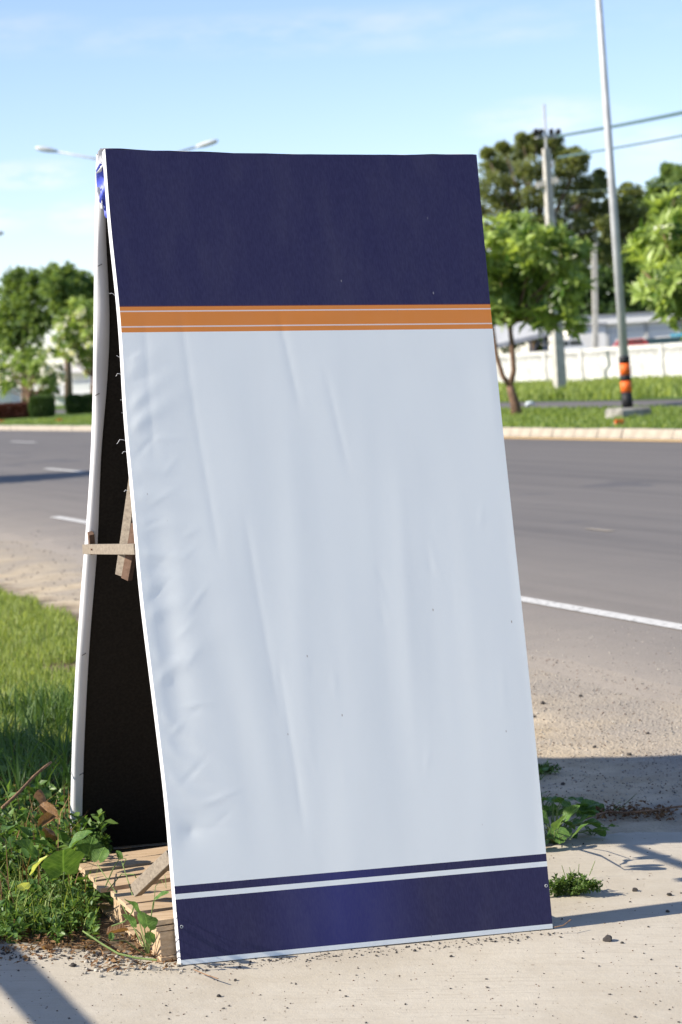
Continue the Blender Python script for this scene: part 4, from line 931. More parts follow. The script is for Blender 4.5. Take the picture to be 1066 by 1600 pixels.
# trees at the far right
D = 150; tb_ = PD(1040, 600, D); tb_.z = .13
cl = px_clumps([(1050, 268, 17), (1066, 280, 20), (1030, 292, 16), (1046, 310, 24), (1015, 320, 18), (1085, 300, 30), (1000, 345, 22), (1030, 350, 26), (1060, 350, 26), (1010, 380, 24), (1045, 400, 26)], D, 3)
lm = [([tb_, PD(1040, 480, D), PD(1038, 400, D)], [.4, .3, .2])] + [limb(PD(1038, 400, D), Vector(c), .1, .03) for c, r in cl]
tree('shade_tree', 'tall light green tree rising at the right edge behind the frangipani', tb_, lm, [(clump_leaves(cl, 560, .38, .22, .8, .7, True), M['green'])], M['bark'])
D = 146; tb_ = PD(985, 600, D); tb_.z = .13
cl = px_clumps([(985, 300, 14), (972, 322, 18), (992, 335, 18), (962, 345, 16), (978, 362, 22), (955, 380, 20), (985, 395, 24), (950, 415, 24), (975, 430, 26)], D, 3)
lm = [([tb_, PD(980, 500, D), PD(978, 420, D)], [.3, .2, .15])] + [limb(PD(978, 420, D), Vector(c), .08, .03) for c, r in cl]
tree('shade_tree', 'dull green tree directly right of the banded light pole', tb_, lm, [(clump_leaves(cl, 520, .36, .20, .8, .7, True), M['olive'])], M['bark'])
for (x, lab) in ((735, 'dark bushy tree low behind the sign and the carport'), (800, 'dark bushy tree above the carport roof'), (865, 'dark bushy tree behind the foot of the power pole'), (925, 'dark bushy tree behind the grey concrete post'), (985, 'dark bushy tree behind the white building and light pole'), (1045, 'dark bushy tree behind the right end of the white building'), (1105, 'dark bushy tree just outside the right edge')):
    D = 138 + random.uniform(-2, 2); b_ = PD(x, 600, D); b_.z = .13
    cl = px_clumps([(x - 22, 455 + random.uniform(-12, 10), 30), (x + 16, 448 + random.uniform(-14, 8), 30), (x - 6, 425 + random.uniform(-10, 8), 24), (x, 480, 34), (x + 26, 492, 28), (x - 24, 500, 28), (x, 520, 30)], D, 1.5)
    lm = [([b_, PD(x, 540, D), PD(x, 470, D)], [.2, .15, .1])] + [limb(PD(x, 500, D), Vector(c), .06, .03) for c, r in cl[:3]]
    tree('bushy_tree', lab, b_, lm, [(clump_leaves(cl, 480, .42, .25, .8, .9), M['dark'] if x % 2 else M['green'])], M['bark'], 'bushy trees behind the wall')
# left group
D = 150; tb_ = PD(40, 640, D); tb_.z = .15
cl = px_clumps([(30, 438, 19), (52, 446, 21), (24, 462, 20), (50, 476, 28), (20, 492, 22), (40, 506, 30), (14, 520, 22), (32, 540, 32), (62, 500, 18)], D, 2.5)
tree('shade_tree', 'tall soft green tree at the left edge, left of its twin', tb_, [([tb_, PD(38, 560, D), PD(36, 500, D)], [.3, .22, .14])] + [limb(PD(36, 530, D), Vector(c), .1, .03) for c, r in cl], [(clump_leaves(cl, 850, .38, .22, .8, .8, True), M['green'])], M['bark'])
D = 146; tb_ = PD(108, 640, D); tb_.z = .15
cl = px_clumps([(92, 430, 19), (104, 442, 18), (122, 440, 19), (84, 452, 19), (136, 452, 18), (110, 460, 22), (150, 452, 15), (130, 470, 18), (100, 476, 15), (160, 470, 22), (180, 440, 25)], D, 2.5)
tree('shade_tree', 'soft green tree at the left, between its twin and the sign', tb_, [([tb_, PD(106, 560, D), PD(106, 480, D)], [.3, .22, .14])] + [limb(PD(106, 500, D), Vector(c), .1, .03) for c, r in cl], [(clump_leaves(cl, 850, .38, .22, .8, .8, True), M['green'])], M['bark'])
D = 118; tb_ = PD(140, 652, D); tb_.z = .15
cl = px_clumps([(128, 482, 20), (146, 492, 25), (104, 505, 21), (122, 512, 25), (146, 525, 28), (100, 530, 20), (116, 545, 25), (140, 558, 25), (160, 510, 30), (92, 548, 15), (165, 550, 30), (152, 575, 20)], D, 1.5)
tips = tips_in(cl, 34); flw = clump_leaves([(Vector(tp[0]) + Vector(tp[1]) * .05, .26) for tp in random.sample(tips, 44)], 60, .20, .16)
tree('frangipani_tree', 'frangipani covered in cream flowers just left of the banner sign', tb_, [([tb_, PD(146, 610, D), PD(146, 580, D)], [.16, .12, .1])] + [limb(PD(146, 590, D), Vector(c), .05, .02) for c, r in cl], [(rosette_leaves(tips, 13, .38, .13), M['plum']), (flw, M['flower'])], M['rbark'])
D = 112; tb_ = PD(46, 655, D); tb_.z = .15
cl = px_clumps([(12, 565, 20), (40, 556, 19), (62, 560, 19), (28, 585, 25), (60, 585, 25), (82, 592, 19), (8, 595, 20), (46, 606, 25), (74, 612, 20), (18, 612, 12), (86, 605, 12)], D, 1.5)
tips = tips_in(cl, 30); flw = clump_leaves([(Vector(tp[0]) + Vector(tp[1]) * .05, .2) for tp in random.sample(tips, 18)], 45, .18, .14)
tree('frangipani_tree', 'low round frangipani above the topiary bush at the left', tb_, [([tb_, PD(44, 635, D), PD(46, 618, D)], [.15, .12, .1])] + [limb(PD(46, 622, D), Vector(c), .05, .02) for c, r in cl], [(rosette_leaves(tips, 13, .36, .12), M['plum']), (flw, M['flower'])], M['rbark'])
def bush(name, label, px, pyb, D, w, h, m, n, L, boxy=0.5, cat='bush', group=None):
    base = PD(px, pyb, D); base.z = .15; root = thing(name, label, cat, base, group)
    k = n; d = rdir(k); ex = 1 - boxy * .5; sgn = np.sign(d); dd = sgn * np.abs(d) ** ex; dd /= np.max(np.abs(dd), axis=1)[:, None] ** boxy
    P = np.array(base)[None] + dd * np.array([[w / 2, w / 2, h / 2]]) * rng.uniform(.88, 1.02, k)[:, None] + np.array([[0, 0, h / 2]]); P[:, 2] = np.maximum(P[:, 2], .16)
    arr = leaf_arrays(P, d + rng.normal(size=(k, 3)) * .6, d + rng.normal(size=(k, 3)) * .5, L * rng.uniform(.7, 1.2, k), L * .6 * rng.uniform(.7, 1.2, k), rng.uniform(0, 1, k))
    crown_obj(arr, m, root, 'foliage'); MB().tube([base - Z0 * .1, base + Z0 * h * .5], [.05, .04], 6).build('stem', M['bark'], root)
bush('topiary_bush', 'neatly clipped round dark green bush on the median', 67, 657, 108, 1.15, 1.02, M['dark'], 15000, .085, .45)
bush('clipped_bush', 'small clipped bush immediately left of the sign, nearer the topiary', 117, 655, 112, .78, .95, M['dark'], 8000, .085, .4)
bush('clipped_bush', 'small clipped bush half hidden by the left edge of the sign', 141, 655, 112, .75, .92, M['dark'], 8000, .085, .4)
for x, lab in ((-6, 'dark red-leaved bush cut by the left edge'), (14, 'dark red-leaved bush second from the left edge'), (36, 'dark red-leaved bush next to the round topiary')): bush('red_shrub', lab, x, 656, 110, .95, .72, M['redleaf'], 6000, .10, .4, 'shrub', 'red-leaved bushes at the left')
# roadside trees out of frame on the left: they cast the shadows that lie on the road
for (bx_, by_, lab, h_) in ((-12.9, 38.9, 'roadside tree left of the photo shading the near lane', 6.3), (-26.5, 68.5, 'roadside tree farther off left of the photo', 7)):
    base = Vector((bx_, by_, 0)); cl = [(base + Vector((random.uniform(-1.2, 1.2), random.uniform(-1.2, 1.2), h_ - 2.6 + random.uniform(-.6, .9))), random.uniform(.9, 1.3)) for _ in range(9)] + [(base + Vector((0, 0, h_ - .9)), .8)]
    tree('roadside_tree', lab, base, [([base, base + Z0 * 1.5, base + Z0 * (h_ - 2.5)], [.14, .11, .08])] + [limb(base + Z0 * 2, Vector(c), .06, .02) for c, r in cl], [(clump_leaves(cl, 1500, .24, .13, .8, .8), M['green'])], M['bark'])

# =================================================================== NEAR VEGETATION
def gz_(x, y): return hz(x, y) - 0.012
def edge_s(t): return 3.75 + 0.35 * wob((t, 3), 0.35) + 0.18 * wob((t, 5), 1.6)
# sunny lawn running back along the road
pts = []
while len(pts) < 62000:
    y = 7.2 + 13.3 * random.random() ** 0.9; x = random.uniform(-y * .152 - 1.2, -0.35 if y < 9 else -.35 - (y - 9) * .02); s, t = x * SD.x + y * SD.y, -x * SD.y + y * SD.x
    if s > edge_s(t) or (y < 8.0 and x > -1.05): continue
    if wob((x, y), 1.1, 4) < -0.38: continue
    pts.append((x, y, gz_(x, y)))
grass('lawn', pts, 0.075, 0.006, M['grass'], 'bright short grass between the weeds and the gravel shoulder at the left', (0.1, 1.0))
pts = []
while len(pts) < 9000:
    y = random.uniform(8.2, 11.2); x = random.uniform(-2.6, -.72 - (y - 8) * .05)
    if wob((x, y), 1.3, 14) < -0.1: continue
    pts.append((x, y, gz_(x, y)))
grass('rough_grass', pts, 0.20, 0.008, M['dgrass'], 'longer darker grass just behind the leafy weeds at the left', (0.0, 0.9))
# long bent grass stalks: tall tufts
def tuft(name, label, px, py, blades, H, m=M['dgrass'], group=None):
    base = G(px, py); base.z = gz_(base.x, base.y); root = thing(name, label, 'grass tuft', base, group)
    for i in range(blades):
        az = random.uniform(0, 6.28); ln = random.uniform(.2, .9); h = H * random.uniform(.55, 1.1); d = Vector((math.cos(az), math.sin(az), 0)); sd_ = Vector((-d.y, d.x, 0)) if random.random() < .5 else Vector((1, 0, 0))
        v, f = [], []; n = 7; o0 = base + Vector((random.uniform(-.03, .03), random.uniform(-.03, .03), 0)); w = .008 * random.uniform(.7, 1.3)
        for k in range(n + 1):
            q = k / n; c = o0 + Z0 * h * (q - .25 * ln * q ** 3) + d * h * ln * q ** 2.2; ww = w * (1 - q ** 2) + .0004; v += [c - sd_ * ww / 2, c + d * ww * .0 - Z0 * .0, c + sd_ * ww / 2]
        for k in range(n):
            for e in range(2): f.append((k * 3 + e, k * 3 + e + 1, (k + 1) * 3 + e + 1, (k + 1) * 3 + e))
        me = pydata('blade', v, f, True); a = me.attributes.new('tint', 'FLOAT', 'POINT'); a.data.foreach_set('value', [random.uniform(0, .4)] * len(v)); link('blade', me, m, root)
tuft('grass_tuft', 'tallest dark bending grass tuft against the rear edge of the sign', 112, 1285, 16, .62)
tuft('grass_tuft', 'dark grass tuft with a broad drooping blade at the left edge', 30, 1290, 14, .56)
tuft('grass_tuft', 'dark grass tuft between the left edge tuft and the sign', 74, 1280, 14, .48)
tuft('grass_tuft', 'pale grass sprig standing above the brown twig', 30, 1330, 5, .34, M['grass'])

# broad leaf shapes
def leaf_mesh(name, m, lobes=0.10, heart=0.25, cup=0.15, seed=0, wd=1.0):
    """heart-shaped leaf in the XY plane, stalk at the origin, tip at +Y, length 1"""
    n = 20; ring = []
    for i in range(n):
        a = 2 * math.pi * i / n + math.pi / n * 0; t_ = a  # a=0 at tip
        r = 0.5 * (1 + heart * (math.cos(a / 2) ** 8 - 0.2)) * (1 + lobes * math.cos(5 * a) + .03 * math.sin(11 * a + seed))
        if abs(a - math.pi) < .2: r *= .55
        ring.append((r * wd * math.sin(a), 0.5 + r * math.cos(a)))
    v = [(0, .42, 0)]; uv = [(.5, .42)]
    for sc in (.5, 1.0):
        for (x, y) in ring:
            X, Y = x * sc, .42 + (y - .42) * sc; z = cup * (abs(X) ** 1.3) * 1.4 - .25 * max(0, Y - .5) ** 2 + .04 * math.sin(9 * Y + seed) * abs(X) * 3 + .02 * math.sin(14 * X + seed * 2)
            v.append((X, Y, z)); uv.append((.5 + X, Y))
    f = [(0, 1 + i, 1 + (i + 1) % n) for i in range(n)] + [(1 + i, 1 + n + i, 1 + n + (i + 1) % n, 1 + (i + 1) % n) for i in range(n)]
    f = [tuple(reversed(q)) for q in f]
    me = pydata(name, v, f, True); u = me.uv_layers.new(name='UVMap')
    for lp_ in me.loops: u.data[lp_.index].uv = uv[lp_.vertex_index]
    me.materials.append(m); return me
LM = [leaf_mesh('leaf', M['bigleaf'], .06, .35, .2, 1), leaf_mesh('leaf', M['bigleaf'], .02, .4, .35, 3, .8), leaf_mesh('leaf', M['bigleaf'], .10, .2, .1, 5, 1.05), leaf_mesh('leaf', M['bigleaf'], .0, .5, .45, 7, .6)]
LY = leaf_mesh('leaf', M['yleaf'], .03, .4, .2, 2, .9); LDm = [leaf_mesh('leaf', M['dryleaf'], .05, .3, -.9, 4, .8), leaf_mesh('leaf', M['dryleaf'], .0, .4, 1.1, 6, .6)]
def put_leaf(me, root, p, size, az, tilt, rollr):
    o = bpy.data.objects.new('leaf', me); C.objects.link(o); o.parent = root; o.location = Vector(p) - root.location
    o.rotation_euler = (tilt, rollr, az); o.rotation_mode = 'XYZ'; o.scale = (size, size, size); return o
def weed_plant(name, label, px, py, nleaf, size, H, spread, cat='plant', group=None, meshes=None, extra=()):
    base = G(px, py); base.z = gz_(base.x, base.y); root = thing(name, label, cat, base, group); meshes = meshes or LM
    sb_ = MB(); nleaf = int(nleaf * (1.9 if px < 200 else 1.0))
    for i in range(nleaf):
        a = random.uniform(0, 6.28); r = spread * math.sqrt(random.random()); h = H * random.uniform(.25, 1) * (1 - .4 * r / spread)
        p = base + Vector((r * math.cos(a), r * math.sin(a), h)); az = a - math.pi / 2 + random.uniform(-.7, .7)
        sb_.tube([base + Vector((r * .1 * math.cos(a), r * .1 * math.sin(a), 0)), base.lerp(p, .55) + Z0 * h * .25, p], [.0022, .0018, .0014], 4)
        put_leaf(random.choice(meshes), root, p, size * random.uniform(.6, 1.3), az, random.uniform(-.7, .5), random.uniform(-.4, .4))
    for (x, y, D, sz, az, tilt, rr, me) in extra:
        p = PD(x, y, D); sb_.tube([base, base.lerp(p, .6) + Z0 * .02, p], [.0024, .002, .0015], 4); put_leaf(me, root, p, sz, az, tilt, rr)
    sb_.build('stems', M['stem'], root)
    return root
W_ = weed_plant
W_('broadleaf_weed', 'leafy weed with one big crinkled leaf beside the pallet', 95, 1420, 9, .055, .14, .13, extra=((100, 1372, 6.72, .125, math.pi + .3, .95, .1, LM[2]), (62, 1345, 6.9, .085, math.pi / 2, .9, -.2, LM[0]), (105, 1330, 7.1, .09, -math.pi / 2, .7, .2, LM[1])))
W_('broadleaf_weed', 'weed with a pale yellow leaf at the left', 45, 1405, 9, .055, .13, .14, extra=((48, 1368, 6.8, .072, -math.pi / 2 - .2, .9, .1, LY), (42, 1392, 6.75, .045, math.pi, .8, .3, LY)))
W_('broadleaf_weed', 'big-leaved weed under the rear corner of the sign', 122, 1365, 6, .065, .08, .10, extra=((96, 1318, 7.3, .09, math.pi * .9, .8, -.4, LM[3]), (90, 1330, 7.2, .08, math.pi / 2, .5, .3, LM[1]), (135, 1345, 7.1, .08, 0, .9, .3, LM[2])))
W_('broadleaf_weed', 'dark leafy weed at the left edge above the yellow leaf', 15, 1365, 11, .065, .17, .16)
W_('broadleaf_weed', 'leafy weed behind the big crinkled leaf', 75, 1345, 11, .062, .17, .15)
W_('broadleaf_weed', 'leafy weed growing among the brown dead leaves', 55, 1310, 8, .058, .14, .14)
W_('broadleaf_weed', 'dark leafy weed in front of the pallet deck corner', 140, 1405, 9, .050, .12, .10)
W_('broadleaf_weed', 'low weed nearest the concrete edge at the left', 25, 1450, 9, .045, .10, .14)
W_('creeping_vine', 'heart-leaved vine climbing over the pallet corner block', 232, 1490, 0, .05, .05, .1, 'vine', extra=((222, 1433, 6.26, .062, math.pi / 2 + .3, 1.0, .2, LM[0]), (231, 1455, 6.22, .066, -.4 + math.pi, 1.1, -.2, LM[0]), (212, 1452, 6.25, .05, math.pi * .7, 1.1, .3, LM[1]), (238, 1476, 6.22, .04, math.pi, 1.2, .2, LM[1]), (240, 1408, 6.30, .045, -math.pi / 2, .6, .3, LM[3]), (173, 1470, 6.35, .024, .2, .9, .3, LM[1]), (190, 1345, 6.9, .035, .5, .8, 0, LM[3]), (152, 1350, 7.0, .06, -.3, .7, .1, LM[0])))
# thin runners of the vine
vine = bpy.data.objects['creeping_vine']; b = MB()
b.tube([PD(x, y, D) for x, y, D in ((130, 1455, 6.6), (160, 1475, 6.4), (185, 1490, 6.32), (215, 1497, 6.28), (245, 1500, 6.25))], .003, 5)
b.tube([PD(x, y, D) for x, y, D in ((175, 1447, 6.4), (195, 1440, 6.35), (207, 1425, 6.3), (210, 1412, 6.3))], .0022, 5)
b.tube([PD(x, y, D) for x, y, D in ((240, 1420, 6.3), (243, 1385, 6.35), (252, 1375, 6.4), (260, 1388, 6.35), (258, 1368, 6.4))], .0012, 4)
b.tube([PD(x, y, D) for x, y, D in ((165, 1385, 6.8), (178, 1355, 6.85), (188, 1340, 6.9), (197, 1342, 6.9), (193, 1352, 6.9))], .002, 5)
b.tube([PD(x, y, D) for x, y, D in ((168, 1392, 6.7), (190, 1366, 6.75), (210, 1366, 6.7), (213, 1372, 6.7))], .0018, 5)
b.build('runner', M['stem'], vine)
# low small-leaved mat of herbs
def herb_mat(name, label, poly_px, n, L, H, m, cat='ground cover'):
    P, Dd, T = [], [], []
    (x0, x1, y0, y1) = poly_px
    while len(P) < n:
        x, y = random.uniform(x0, x1), random.uniform(y0, y1); q = G(x, y)
        lim = 1462 + 10 * math.sin(x * .09) + 8 * math.sin(x * .23)
        if y > lim + random.uniform(-8, 6): continue
        if wob((q.x, q.y), 4, 8) < -.25 and random.random() < .8: continue
        if x > 150 and y > 1395 - (x - 150) * .3: continue
        h = H * random.random() * (0.6 + .8 * (wob((q.x, q.y), 6) + .5)); P.append((q.x, q.y, gz_(q.x, q.y) + max(.003, h))); T.append(random.random())
    k = len(P); V_, F_, T_ = leaf_arrays(np.array(P), rdir(k) + np.array([[0, 0, .4]]), rng.normal(size=(k, 3)) * .5 + np.array([[0, 0, 1.0]]), L * rng.uniform(.6, 1.5, k), L * .58 * rng.uniform(.7, 1.3, k), np.array(T))
    return setp(link(name, npmesh(name, V_, F_, T_), m), label, cat, kind='stuff')
herb_mat('small_herbs', 'mat of small-leaved green herbs along the concrete edge at the left', (-60, 170, 1330, 1475), 7500, .022, .075, M['weed'])
herb_mat('leafy_undergrowth', 'tangle of mid-sized green leaves around the rear corner of the sign', (-60, 165, 1235, 1400), 3600, .040, .14, M['weed'])
pts = [(lambda q: (q.x, q.y, gz_(q.x, q.y)))(G(random.uniform(-60, 150), random.uniform(1240, 1465))) for _ in range(700)]
grass('weed_stalks', pts, .13, .004, M['grass'], 'thin pale stalks and blades mixed into the weeds at the left', (.2, 1))
pts = [(lambda q: (q.x, q.y, gz_(q.x, q.y)))(G(random.uniform(-60, 130), random.uniform(1230, 1440))) for _ in range(260)]
grass('dry_grass', pts, .22, .004, M['dry'], 'dry tan stalks standing among the green weeds at the left', (.4, 1))
W_('broadleaf_weed', 'small weed leaning over the left corner of the pallet deck', 160, 1400, 5, .045, .12, .07)
# litter of dead leaves, twigs, rubble at the slab edge
P = []
for _ in range(900):
    x = random.uniform(-50, 275); y = 1468 + random.gauss(0, 14) + (x > 140) * 20; q = G(x, min(1512, y)); P.append((q.x, q.y, gz_(q.x, q.y) + random.uniform(.004, .02)))
k = len(P); arr = leaf_arrays(np.array(P), rdir(k) * np.array([[1, 1, .25]]), rng.normal(size=(k, 3)) * .4 + np.array([[0, 0, 1]]), .022 * rng.uniform(.4, 1.5, k), .010 * rng.uniform(.4, 1.5, k), rng.uniform(0, 1, k))
setp(link('leaf_litter', npmesh('leaf_litter', *arr), M['dry']), 'brown leaf litter between the weeds and the concrete edge', 'litter', kind='stuff')
for (x, y, D_, sz, az, ti, ro, i_, lab) in ((77, 1262, 7.7, .075, 1.2, 1.0, .6, 0, 'curled brown dead leaf standing upright behind the weeds'), (90, 1285, 7.6, .08, .5, .9, -.5, 1, 'long brown dead leaf leaning beside the upright one'), (100, 1308, 7.4, .07, 2.2, .7, .4, 0, 'orange-brown dead leaf against the rear edge of the sign'), (60, 1295, 7.5, .07, -.6, .5, .5, 1, 'brown dead leaf under the twig'), (48, 1455, 6.65, .065, 1.0, .5, .2, 0, 'pale brown dead leaf in the herbs near the concrete'), (165, 1462, 6.42, .06, -1.3, .2, .2, 1, 'dry tan leaf on the soil in front of the pallet'), (85, 1475, 6.5, .04, 2.5, .2, .2, 0, 'small red-brown dead leaf at the concrete edge')):
    p = PD(x, y, D_); p.z = max(p.z, .02)
    o = bpy.data.objects.new('dead_leaf', LDm[i_]); C.objects.link(o); o.location = p; o.rotation_euler = (ti, ro, az); o.scale = (sz,) * 3; setp(o, lab, 'leaf', 'dead leaves among the weeds')
MB().tube([PD(4, 1262, 7.4), PD(30, 1238, 7.5), PD(52, 1214, 7.6), PD(68, 1200, 7.65), PD(80, 1191, 7.7)], [.006, .0055, .005, .005, .004], 7).build('twig', M['twig'], None, True)
setp(bpy.data.objects['twig'], 'bent brown twig lying diagonally over the weeds at the left', 'twig')
# plants at the crack right of the sign
pl1 = W_('broadleaf_weed', 'bright leafy weed growing out beside the right edge of the sign', 866, 1312, 40, .062, .19, .14, extra=((880, 1285, 7.6, .07, -1.2, .8, .2, LM[1]), (852, 1290, 7.5, .08, .8, .7, .2, LM[0]), (892, 1312, 7.5, .07, -1.8, .8, 0, LM[3]), (868, 1300, 7.45, .08, -2.4, .9, .2, LM[1])))
W_('broadleaf_weed', 'shaded dark weed above the bright one at the right edge of the sign', 850, 1262, 12, .06, .12, .10)
W_('broadleaf_weed', 'small shaded weed highest up the right edge of the sign', 842, 1215, 8, .045, .06, .08)
W_('broadleaf_weed', 'upright pointed leaf standing alone right of the bright weed', 922, 1262, 2, .045, .06, .02)
W_('broadleaf_weed', 'leafy stems trailing right from the bright weed', 925, 1300, 7, .030, .05, .10)
W_('broadleaf_weed', 'tiny seedling on the dead runner at the right', 958, 1268, 4, .022, .05, .03)
def small_herb(name, label, px, py, n, rx, h, L, m):
    base = G(px, py); base.z = slab_z(base.x, base.y); root = thing(name, label, 'plant', base); P, Dd = [], []
    sb_ = MB()
    for i in range(34):
        a = random.uniform(0, 6.28); r = rx * math.sqrt(random.random()); tip = base + Vector((r * math.cos(a) * 1.3 + .02, r * math.sin(a) * .7, h * random.uniform(.4, 1) * (1 - .5 * r / rx))); sb_.tube([base + Vector((tip.x - base.x, tip.y - base.y, 0)) * .35, base.lerp(tip, .6) + Z0 * .01, tip], [.0016, .0012, .0009], 4)
        for k in range(n // 34): q = random.random() ** .6; c = base.lerp(tip, .3 + .7 * q); P.append(tuple(c + Vector(rdir(1)[0]) * .006)); Dd.append(tuple(Vector(rdir(1)[0]) + (tip - base).normalized() * .6))
    sb_.build('stems', M['stem'], root); k = len(P)
    crown_obj(leaf_arrays(np.array(P), np.array(Dd), rng.normal(size=(k, 3)) * .5 + np.array([[0, 0, .8]]), L * rng.uniform(.6, 1.4, k), L * .5 * rng.uniform(.7, 1.3, k), rng.uniform(0, .9, k)), m, root, 'leaves')
small_herb('small_herb', 'low tufted herb by the lower right edge of the sign', 886, 1394, 1300, .085, .085, .016, M['dgrass'])
small_herb('small_herb', 'thin shaded herb in the corner by the highest weed', 846, 1205, 260, .06, .05, .018, M['dgrass'])
b = MB()
for (x, y, x2, y2) in ((894, 1375, 890, 1355), (903, 1372, 905, 1350), (921, 1368, 930, 1345), (884, 1372, 878, 1352), (975, 1258, 995, 1240), (845, 1255, 860, 1240)):
    b.tube([G(x, y), PD(x2, y2, G(x, y).y)], [.0015, .001], 4)
setp(b.build('dry_stalks', M['stem'], None), 'thin pale seed stalks standing on the concrete right of the sign', 'stalks', kind='stuff')
# dead runner with brown scraps
b = MB(); path = [(905, 1282), (925, 1275), (950, 1268), (975, 1270), (1000, 1268), (1025, 1266), (1045, 1262), (1066, 1260), (1090, 1258)]
b.tube([G(x, y, .018 + .006 * math.sin(i * 2)) for i, (x, y) in enumerate(path)], .004, 5); dr = b.build('dead_vine', M['twig'], None); setp(dr, 'dead brown runner lying along the edge of the shade at the right', 'vine')
P = []
for _ in range(420):
    x = random.uniform(930, 1050) if random.random() < .75 else random.uniform(880, 1100); y = 1269 + random.gauss(0, 5); q = G(x, y); P.append((q.x, q.y, slab_z(q.x, q.y) + random.uniform(.002, .022)))
k = len(P); arr = leaf_arrays(np.array(P), rdir(k) * np.array([[1, 1, .4]]), rng.normal(size=(k, 3)) * .5 + np.array([[0, 0, 1]]), .022 * rng.uniform(.4, 1.4, k), .012 * rng.uniform(.4, 1.4, k), rng.uniform(0, .6, k))
setp(link('dead_vine_litter', npmesh('dead_vine_litter', *arr), M['dry']), 'crumbled brown leaves along the dead runner at the right', 'litter', kind='stuff')

# =================================================================== STONES
def stone_mesh(seed, m):
    bm = bmesh.new(); bmesh.ops.create_icosphere(bm, subdivisions=2, radius=.5)
    for v in bm.verts:
        n_ = mnoise.noise(v.co * 2.2 + Vector((seed * 7.1, 0, 0))); v.co *= 1 + .45 * n_; v.co.z *= .72
        for ax_ in (Vector((1, .3, .2)), Vector((-.4, 1, .1)), Vector((.2, -.5, .9))):
            a_ = ax_.normalized(); e = v.co.dot(a_)
            if e > .34: v.co -= a_ * (e - .34)
    me = bpy.data.meshes.new('stone'); bm.to_mesh(me); bm.free(); me.materials.append(m); return me
SM = [stone_mesh(i, M['stone']) for i in range(4)]
st_list = [(950, 1462, 17, 'largest dark stone on the sunlit concrete at the right'), (972, 1469, 6, 'small pebble just right of the largest stone'), (992, 1386, 11, 'rounded grey stone in the sliver of sunlight right of the herb'), (1046, 1394, 9, 'dark stone in the shadow at the right edge'), (1043, 1420, 7, 'dark stone lower in the shadow at the right edge'), (880, 1219, 8, 'stone in the big shade beside the highest weed'), (705, 1489, 6, 'dark pebble below the foot of the sign right of its middle'), (368, 1527, 6, 'dark pebble near the left foot of the sign'), (342, 1551, 8, 'dark pebble on the concrete below the left foot of the sign'), (114, 1503, 11, 'dark pebble left of the rubble by the weeds'), (982, 1042, 7, 'dark stone on the grey gravel'), (929, 1161, 7, 'stone on the beige dirt near the big shade'), (983, 1171, 8, 'stone at the upper edge of the big shade'), (848, 1095, 8, 'stone on the dirt nearest the sign edge'), (907, 1083, 7, 'grey stone on the gravel strip'), (835, 1116, 6, 'small stone touching the sign edge on the dirt'), (1012, 1142, 6, 'stone on the beige dirt at the right edge'), (955, 1005, 5, 'stone on the grey shoulder below the edge line')]
for i, (x, y, d_, lab) in enumerate(st_list):
    q = G(x, y + d_ * .3); z = (slab_z(q.x, q.y) if q.y < ye(q.x) else gz_(q.x, q.y) + relief(q.x, q.y)); sz = d_ * q.y / F
    o = bpy.data.objects.new('stone', SM[i % 4]); C.objects.link(o); o.location = (q.x, q.y, z + sz * .24); o.scale = (sz, sz, sz * .9); o.rotation_euler = (0, 0, random.uniform(0, 6)); setp(o, lab, 'stone', 'loose stones on the ground')
def pebbles(name, label, gen, n, m, s0, s1, onslab):
    base = []; bm = bmesh.new(); bmesh.ops.create_icosphere(bm, subdivisions=1, radius=.5); bv = np.array([v.co[:] for v in bm.verts]); bf = np.array([[v.index for v in f.verts] for f in bm.faces]); bm.free()
    Vs = []; Fs = []; c = 0
    for _ in range(n):
        r = gen()
        if r is None: continue
        x, y = r; q = G(x, y); z = slab_z(q.x, q.y) if q.y < ye(q.x) else gz_(q.x, q.y) + (relief(q.x, q.y) * (1 - sm(4.6, 5.2, q.x * SD.x + q.y * SD.y)) if q.y < 21 else 0) + (0.014 if q.x * SD.x + q.y * SD.y > 5.2 else 0)
        if (q.y < ye(q.x)) != onslab and onslab is not None: continue
        sz = s0 + (s1 - s0) * random.random() ** 3; a = random.uniform(0, 6); rot = np.array([[math.cos(a), -math.sin(a), 0], [math.sin(a), math.cos(a), 0], [0, 0, 1]])
        vv = (bv * (1 + rng.uniform(-.28, .28, (12, 1) if len(bv) == 12 else (len(bv), 1)))) * np.array([1, random.uniform(.6, 1), random.uniform(.45, .8)]) * sz
        Vs.append(vv @ rot.T + np.array([q.x, q.y, z + sz * .18])); Fs.append(bf + c); c += len(bv)
    return setp(link(name, npmesh(name, np.concatenate(Vs), np.concatenate(Fs)), m), label, 'gravel', kind='stuff')
pebbles('dark_grit', 'scattered dark grit on the pale concrete', lambda: (random.uniform(-80, 1140), 1600 - 330 * random.random() ** 1.2), 520, M['stone'], .0025, .010, True)
pebbles('brown_grit', 'fine brown crumbs on the pale concrete', lambda: (random.uniform(-80, 1140), random.uniform(1270, 1640)), 1500, M['mud'], .0015, .006, True)
pebbles('shoulder_gravel', 'loose grey gravel over the dirt shoulder', lambda: (random.uniform(780, 1140), 960 + 310 * random.random()), 2600, M['stone'], .002, .009, None)
pebbles('brown_gravel', 'brown crumbs over the dirt shoulder', lambda: (random.uniform(780, 1140), 980 + 300 * random.random()), 2200, M['mud'], .002, .010, None)
pebbles('pale_gravel', 'pale crumbs over the dirt shoulder', lambda: (random.uniform(780, 1140), 980 + 300 * random.random()), 3000, M['rubble'], .003, .014, None)
pebbles('left_shoulder_gravel', 'loose gravel on the shoulder left of the sign', lambda: (random.uniform(-40, 160), 830 + 110 * random.random()), 500, M['stone'], .006, .022, None)
